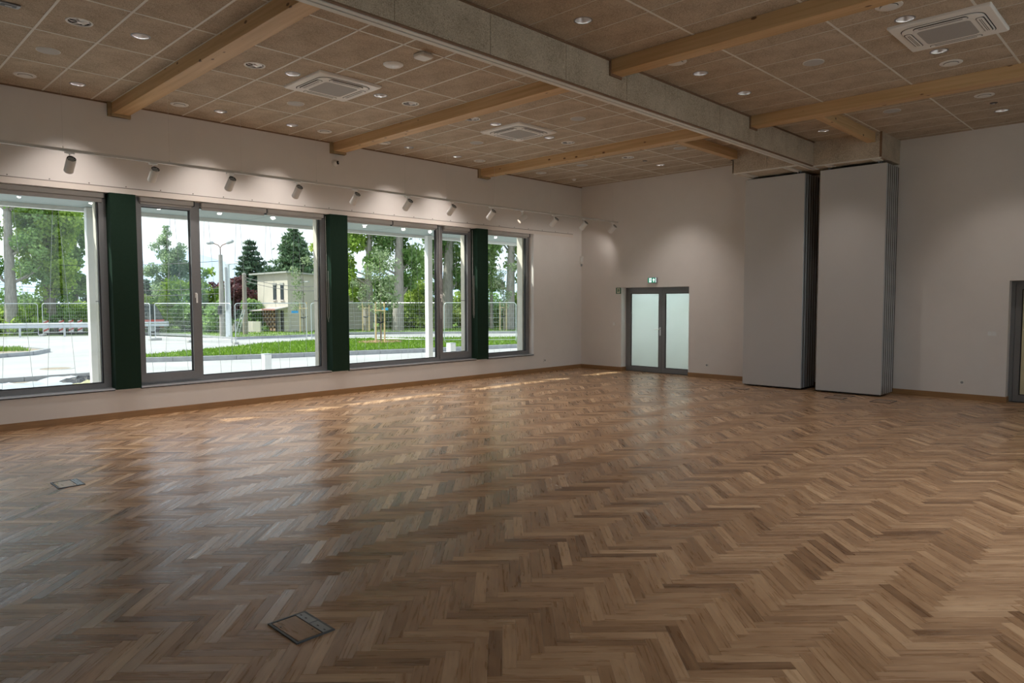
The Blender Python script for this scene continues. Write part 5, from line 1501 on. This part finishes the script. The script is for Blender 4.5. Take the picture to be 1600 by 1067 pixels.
tree('poplar', 'second darker poplar stem right of the bright one', 118, 60, 0.26, 17, column(3.0, 14, 1.05, 1.2, 10), 15000, 0.15, 'leaf_lime', updir=1.5, lean=(0.3, 0))
BUSH = [(12, 57, 2.6, 2.4, 'leaf_poplar', 'bright bush left of the fence seam beyond the first window'), (40, 58, 2.2, 2.6, 'leaf_lime', 'green bush behind the fence seam beyond the first window'), (66, 59, 1.8, 2.3, 'leaf_dark', 'dark low bush at the foot of the poplar'),
        (98, 58, 1.9, 2.0, 'leaf_lime', 'green undergrowth below the poplar stems'), (130, 58, 1.7, 2.2, 'leaf_poplar', 'light bush beside the white column'), (156, 57, 1.5, 2.0, 'leaf_poplar', 'bright bush between white column and green pillar'), (-14, 60, 3.0, 3.4, 'leaf_lime', 'green bush cut by the photo edge')]
for (px_, r_, rx, hz, lm, lab) in BUSH:
    tree('bush', lab, px_, r_, 0, hz, [(0, 0, hz * 0.45, rx * 0.7, rx * 0.6, hz * 0.5), (rx * 0.5, 0, hz * 0.3, rx * 0.5, rx * 0.5, hz * 0.35), (-rx * 0.5, 0, hz * 0.35, rx * 0.5, rx * 0.5, hz * 0.35)], 3200, 0.16, lm)
def conifer(name, lab, px_, rng, h, rad, lm, n_lv, skirt=0.1, dens=55, droop=0.25, size=0.16):
    x, y, _ = dirpx(px_, rng, 0)
    t = thing(name, lab, 'tree', (x, y, G - 0.06), 'trees and bushes outside')
    obj('trunk', MB().tube([(0, 0, 0), (0, 0, h * 0.5), (0, 0, h)], [rad * 0.09, rad * 0.05, 0.015], 8), 'bark', t)
    P, Tn = [], []; bb_ = MB()
    for i in range(n_lv):
        f_ = i / n_lv; z = h * (skirt + (1 - skirt) * f_); R_ = rad * (1 - f_) ** 0.8 * random.uniform(0.78, 1.12) + 0.08
        m_ = max(4, int(9 - 4 * f_))
        for k in range(m_):
            a_ = 2 * math.pi * (k + random.random() * 0.7) / m_; rr = R_ * random.uniform(0.75, 1.12)
            d0 = np.array([math.cos(a_), math.sin(a_)]); L_ = int(dens * rr) + 8
            s_ = RNG.random(L_) ** 0.7
            p = np.zeros((L_, 3)); p[:, :2] = d0 * (s_ * rr)[:, None]; p[:, 2] = z + rr * (0.22 * s_ - droop * s_ ** 2) 
            wdt = 0.26 * rr * (1 - 0.6 * s_) + 0.05
            p += RNG.normal(0, 1, (L_, 3)) * np.stack([wdt, wdt, wdt * 0.32], 1)
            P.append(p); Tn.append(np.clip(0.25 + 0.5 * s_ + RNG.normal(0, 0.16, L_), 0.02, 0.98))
            if k % 2 == 0:
                bb_.tube([(0, 0, z), (d0[0] * rr * 0.8, d0[1] * rr * 0.8, z + rr * (0.18 - droop * 0.6))], [0.04, 0.012], 4)
    obj('boughs', bb_, 'bark', t)
    P = np.concatenate(P); P[:, 2] = np.maximum(P[:, 2], 0.05)
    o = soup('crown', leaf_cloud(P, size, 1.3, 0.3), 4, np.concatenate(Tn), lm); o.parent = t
conifer('conifer', 'small dark conifer between the white column and the green pillar', 151, 72, 5.4, 1.5, 'leaf_dark', 16)
# second window
tree('birch', 'slender drooping birch seen through the narrow sash', 266, 62, 0.22, 9.0, [(0, 0, 7.9, 0.25, .3, 0.5), (0.1, 0, 6.9, 0.55, .5, 0.7), (-0.4, 0, 6.0, 0.8, .6, 0.7), (0.6, 0, 5.8, 0.9, .6, 0.8), (0, 0, 4.7, 1.4, 1, 0.9), (-1.1, 0, 4.6, 0.7, .6, 0.7), (1.3, 0, 4.8, 0.7, .6, 0.8), (0.5, 0, 3.3, 1.5, 1, 1.0), (-0.8, 0, 3.0, 0.9, .8, 0.9)], 15000, 0.11, 'leaf_birch', bark='bark_pale', boughs=10, updir=-1)
conifer('conifer', 'dark distant conifer at the edge of the narrow sash', 231, 76, 4.4, 1.6, 'leaf_dark', 14)
for (px_, r_, rx, hz, lm, lab) in ((224, 56, 1.8, 2.9, 'leaf_yellow', 'yellow green bush at the left edge of the narrow sash'), (246, 58, 1.6, 2.4, 'leaf_lime', 'green bush behind the truck'), (284, 54, 1.9, 4.0, 'leaf_poplar', 'tall bright bush right of the birch'), (300, 51, 1.5, 3.0, 'leaf_lime', 'layered bright green bush behind the window mullion'),
        (326, 52, 1.6, 4.3, 'leaf_poplar', 'bright green leafy bush left of the lamp poles'), (340, 49, 1.3, 2.3, 'leaf_lime', 'low bush at the foot of the concrete pole'), (398, 50, 1.4, 2.3, 'leaf_lime', 'low green bush beside the house steps'), (370, 51, 1.2, 1.6, 'leaf_dark', 'dark low bush behind the white lamp post')):
    tree('bush', lab, px_, r_, 0, hz, [(0, 0, hz * 0.55, rx * 0.55, rx * 0.6, hz * 0.34), (rx * 0.4, 0, hz * 0.3, rx * 0.5, rx * 0.5, hz * 0.28), (-rx * 0.4, 0, hz * 0.3, rx * 0.5, rx * 0.5, hz * 0.28), (0, 0, hz * 0.82, rx * 0.35, rx * 0.4, hz * 0.18)], 3600, 0.15, lm)
tree('plum_tree', 'purple leafed tree behind the lamp poles', 366, 54, 0.16, 3.9, [(0, 0, 2.9, 1.0, 1, 0.7), (-0.9, 0, 2.7, 0.7, .7, 0.6), (0.8, 0, 2.4, 0.8, .8, 0.7), (0.3, 0, 1.5, 0.9, .9, 0.8), (-0.5, 0, 1.6, 0.8, .8, 0.7), (-1.1, 0, 3.2, 0.4, .4, 0.5)], 7000, 0.14, 'leaf_purple')
conifer('pine', 'dark rounded pine left of the house roof', 394, 60, 7.2, 2.0, 'leaf_dark', 15, 0.12, 75, 0.12, 0.17)
conifer('spruce', 'tall green spruce behind the house', 462, 66, 9.2, 2.6, 'leaf_spruce', 20, 0.25, 60, 0.28, 0.16)
tree('bush', 'green hedge top between pine and spruce above the roof', 430, 64, 0, 5.2, [(0, 0, 4.2, 1.2, 1, 0.8), (-1.2, 0, 3.8, 1.0, 1, 0.7), (1.4, 0, 4.0, 1.0, 1, 0.7)], 3500, 0.16, 'leaf_spruce')
tree('broadleaf_tree', 'leafy twigs hanging in from above behind the house corner', 512, 50, 0.2, 8.5, [(-0.3, 0, 6.0, 0.8, .8, 0.5), (-0.9, 0, 7.4, 0.7, .6, 0.3), (-0.6, 0, 3.4, 0.6, .6, 0.8), (0.6, 0, 5, 1, 1, 1), (-0.5, 0, 1.9, 0.35, .4, 0.6)], 2200, 0.16, 'leaf_yellow', boughs=5)
# third and fourth windows: row of big limes with bare trunks, undergrowth
BIG = [(573, 48.5, 0.26, 'first of the big trunks in the third window, beside the house', 'leaf_poplar'), (622, 48.0, 0.36, 'big tree with a stout pale trunk in the middle of the third window', 'leaf_lime'), (697, 51.0, 0.42, 'big stout tree seen through the far narrow sash', 'leaf_lime'), (796, 48.5, 0.32, 'big leafy tree filling the short end window', 'leaf_lime')]
for i, (px_, r_, tk, lab, lm) in enumerate(BIG):
    cl = [(-1.5, 0, 4.6, 0.9, .9, 1.0), (1.0, 0.8, 5.2, 1.0, 1, 1.1), (-0.7, 0.8, 6.6, 1.2, 1, 1.1), (1.5, 0, 7.4, 1.2, 1, 1.0), (-1.6, 0, 8.0, 1.2, 1, 0.9), (0.3, 1, 8.8, 1.5, 1, 1.0), (0.0, 0, 10.5, 2.4, 2, 1.4), (0.9, 1.0, 3.6, 0.7, .8, 0.9), (-1.0, 1.0, 3.0, 0.7, .8, 0.8)]
    if i == 0: cl = [(-0.9, 0, 6.8, 1.1, 1, 1.2), (-1.2, 0, 4.4, 0.8, .8, 0.9), (0.9, 0.4, 7.7, 0.9, .8, 0.8), (-0.2, 0, 8.8, 1.6, 1, 0.9), (-0.8, 0.5, 2.6, 0.6, .6, 0.8), (0, 0, 10.5, 2.4, 2, 1.3)]
    if i == 3: cl += [(-1.9, 0, 6.0, 1.2, 1, 1.2), (1.9, 0, 5.6, 1.2, 1, 1.3), (-1.4, 0, 4.0, 0.7, .7, 0.7), (1.6, 0, 3.4, .9, .8, .9)]
    tree('lime_tree', lab, px_, r_, tk, 13, cl, 20000, 0.15, lm, bark='bark_pale', boughs=9, lean=(0.3 if i % 2 else 0.5, 0))
for (px_, r_, rx, hz, lm, lab) in ((596, 55, 1.5, 5.0, 'leaf_lime', 'tall green shrub between the first two big trunks'), (640, 54, 1.9, 3.4, 'leaf_dark', 'dark undergrowth behind the stout pale trunk'), (655, 52, 1.7, 4.2, 'leaf_yellow', 'yellow green shrub right of the stout pale trunk'), (672, 53, 1.3, 2.6, 'leaf_yellow', 'lower yellow green shrub by the window mullion'),
        (640, 60, 2.0, 5.6, 'leaf_lime', 'tall green tree top behind the yellow shrub'), (715, 54, 1.7, 3.2, 'leaf_yellow', 'light green shrub right of the trunk in the far sash'), (745, 54, 2.0, 2.8, 'leaf_lime', 'green undergrowth behind the third pillar'), (775, 53, 1.9, 2.8, 'leaf_lime', 'green undergrowth left of the end window trunk'), (812, 52, 1.9, 3.0, 'leaf_poplar', 'green undergrowth right of the end window trunk'), (610, 53, 1.5, 2.4, 'leaf_lime', 'low green undergrowth left of the stout pale trunk'), (845, 52, 2.0, 4.0, 'leaf_lime', 'green shrub at the end of the window row')):
    tree('bush', lab, px_, r_, 0, hz, [(0, 0, hz * 0.5, rx * 0.6, rx * 0.6, hz * 0.38), (rx * 0.5, 0, hz * 0.3, rx * 0.5, rx * 0.5, hz * 0.3), (-rx * 0.5, 0, hz * 0.3, rx * 0.5, rx * 0.5, hz * 0.3)], 4200, 0.15, lm)
# young staked trees
def staked(lab, x, y, z, h, n):
    t = thing('staked_tree', lab, 'tree', (x, y, z), 'young trees tied to wooden stakes')
    hd = Vector((x, y, 0)).normalized()
    def w_(a_, b_, z_): v = rv_ * a_ + hd * b_; return (v.x, v.y, z_)
    obj('trunk', MB().tube([w_(0, 0, 0), w_(0.02, 0, h * 0.5), w_(0, 0, h)], [0.035, 0.028, 0.008], 6), 'bark', t)
    for (a_, b_) in ((-0.22, -0.15), (0.2, -0.15), (0.02, 0.25)):
        obj('stake', MB().tube([w_(a_, b_, 0), w_(a_, b_, 1.95)], 0.04, 7), 'stake_wood', t)
    obj('crossbar', MB().tube([w_(-0.28, -0.19, 1.55), w_(0.26, -0.19, 1.55)], 0.03, 6), 'stake_wood', t)
    obj('strap', MB().tube([w_(-0.26, -0.15, 1.0), w_(0.0, -0.02, 0.95), w_(0.24, -0.15, 1.05)], 0.04, 5), 'strap', t)
    cl = [(random.uniform(-0.7, 0.7), z_) for z_ in np.linspace(1.7, h, n)]
    P = np.concatenate([ball(110, w_(a_, 0, z_), (0.42, 0.42, 0.36)) for a_, z_ in cl])
    bb_ = MB()
    for a_, z_ in cl:
        bb_.tube([w_(0, 0, max(0.9, z_ - 0.6)), w_(a_ * 0.7, 0, z_)], [0.014, 0.005], 4)
    obj('boughs', bb_, 'bark', t)
    o = soup('crown', leaf_cloud(P, 0.085, 0.75), 4, RNG.random(len(P)), 'leaf_pale'); o.parent = t
staked('young staked tree on the kerbed grass island', -28.3, 19.75, G + 0.09, 4.3, 11)
staked('young staked tree in front of the house side wall, left in the third window', -39.3, 26.3, G + 0.09, 3.8, 8)
staked('young staked tree beyond the short end window', -33.2, 33.0, G + 0.09, 4.2, 8)
staked('young thin staked tree at the sunlit corner of the house', -40.6, 22.5, G + 0.09, 4.6, 5)

# ---------------------------------------------------------------- far hills
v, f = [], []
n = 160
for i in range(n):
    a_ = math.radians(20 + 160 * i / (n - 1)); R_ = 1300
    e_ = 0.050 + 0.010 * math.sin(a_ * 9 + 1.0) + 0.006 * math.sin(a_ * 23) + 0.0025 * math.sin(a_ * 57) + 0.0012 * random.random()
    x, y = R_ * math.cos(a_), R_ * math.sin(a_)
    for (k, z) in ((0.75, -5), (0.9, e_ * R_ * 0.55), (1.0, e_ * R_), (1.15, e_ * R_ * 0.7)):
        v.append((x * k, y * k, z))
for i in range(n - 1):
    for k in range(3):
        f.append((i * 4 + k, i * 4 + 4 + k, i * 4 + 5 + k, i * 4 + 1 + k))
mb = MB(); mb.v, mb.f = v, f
tag(obj('hills', mb, 'hill_haze', smooth=True), 'hills coloured blue for haze on the horizon', None, None, 'structure')
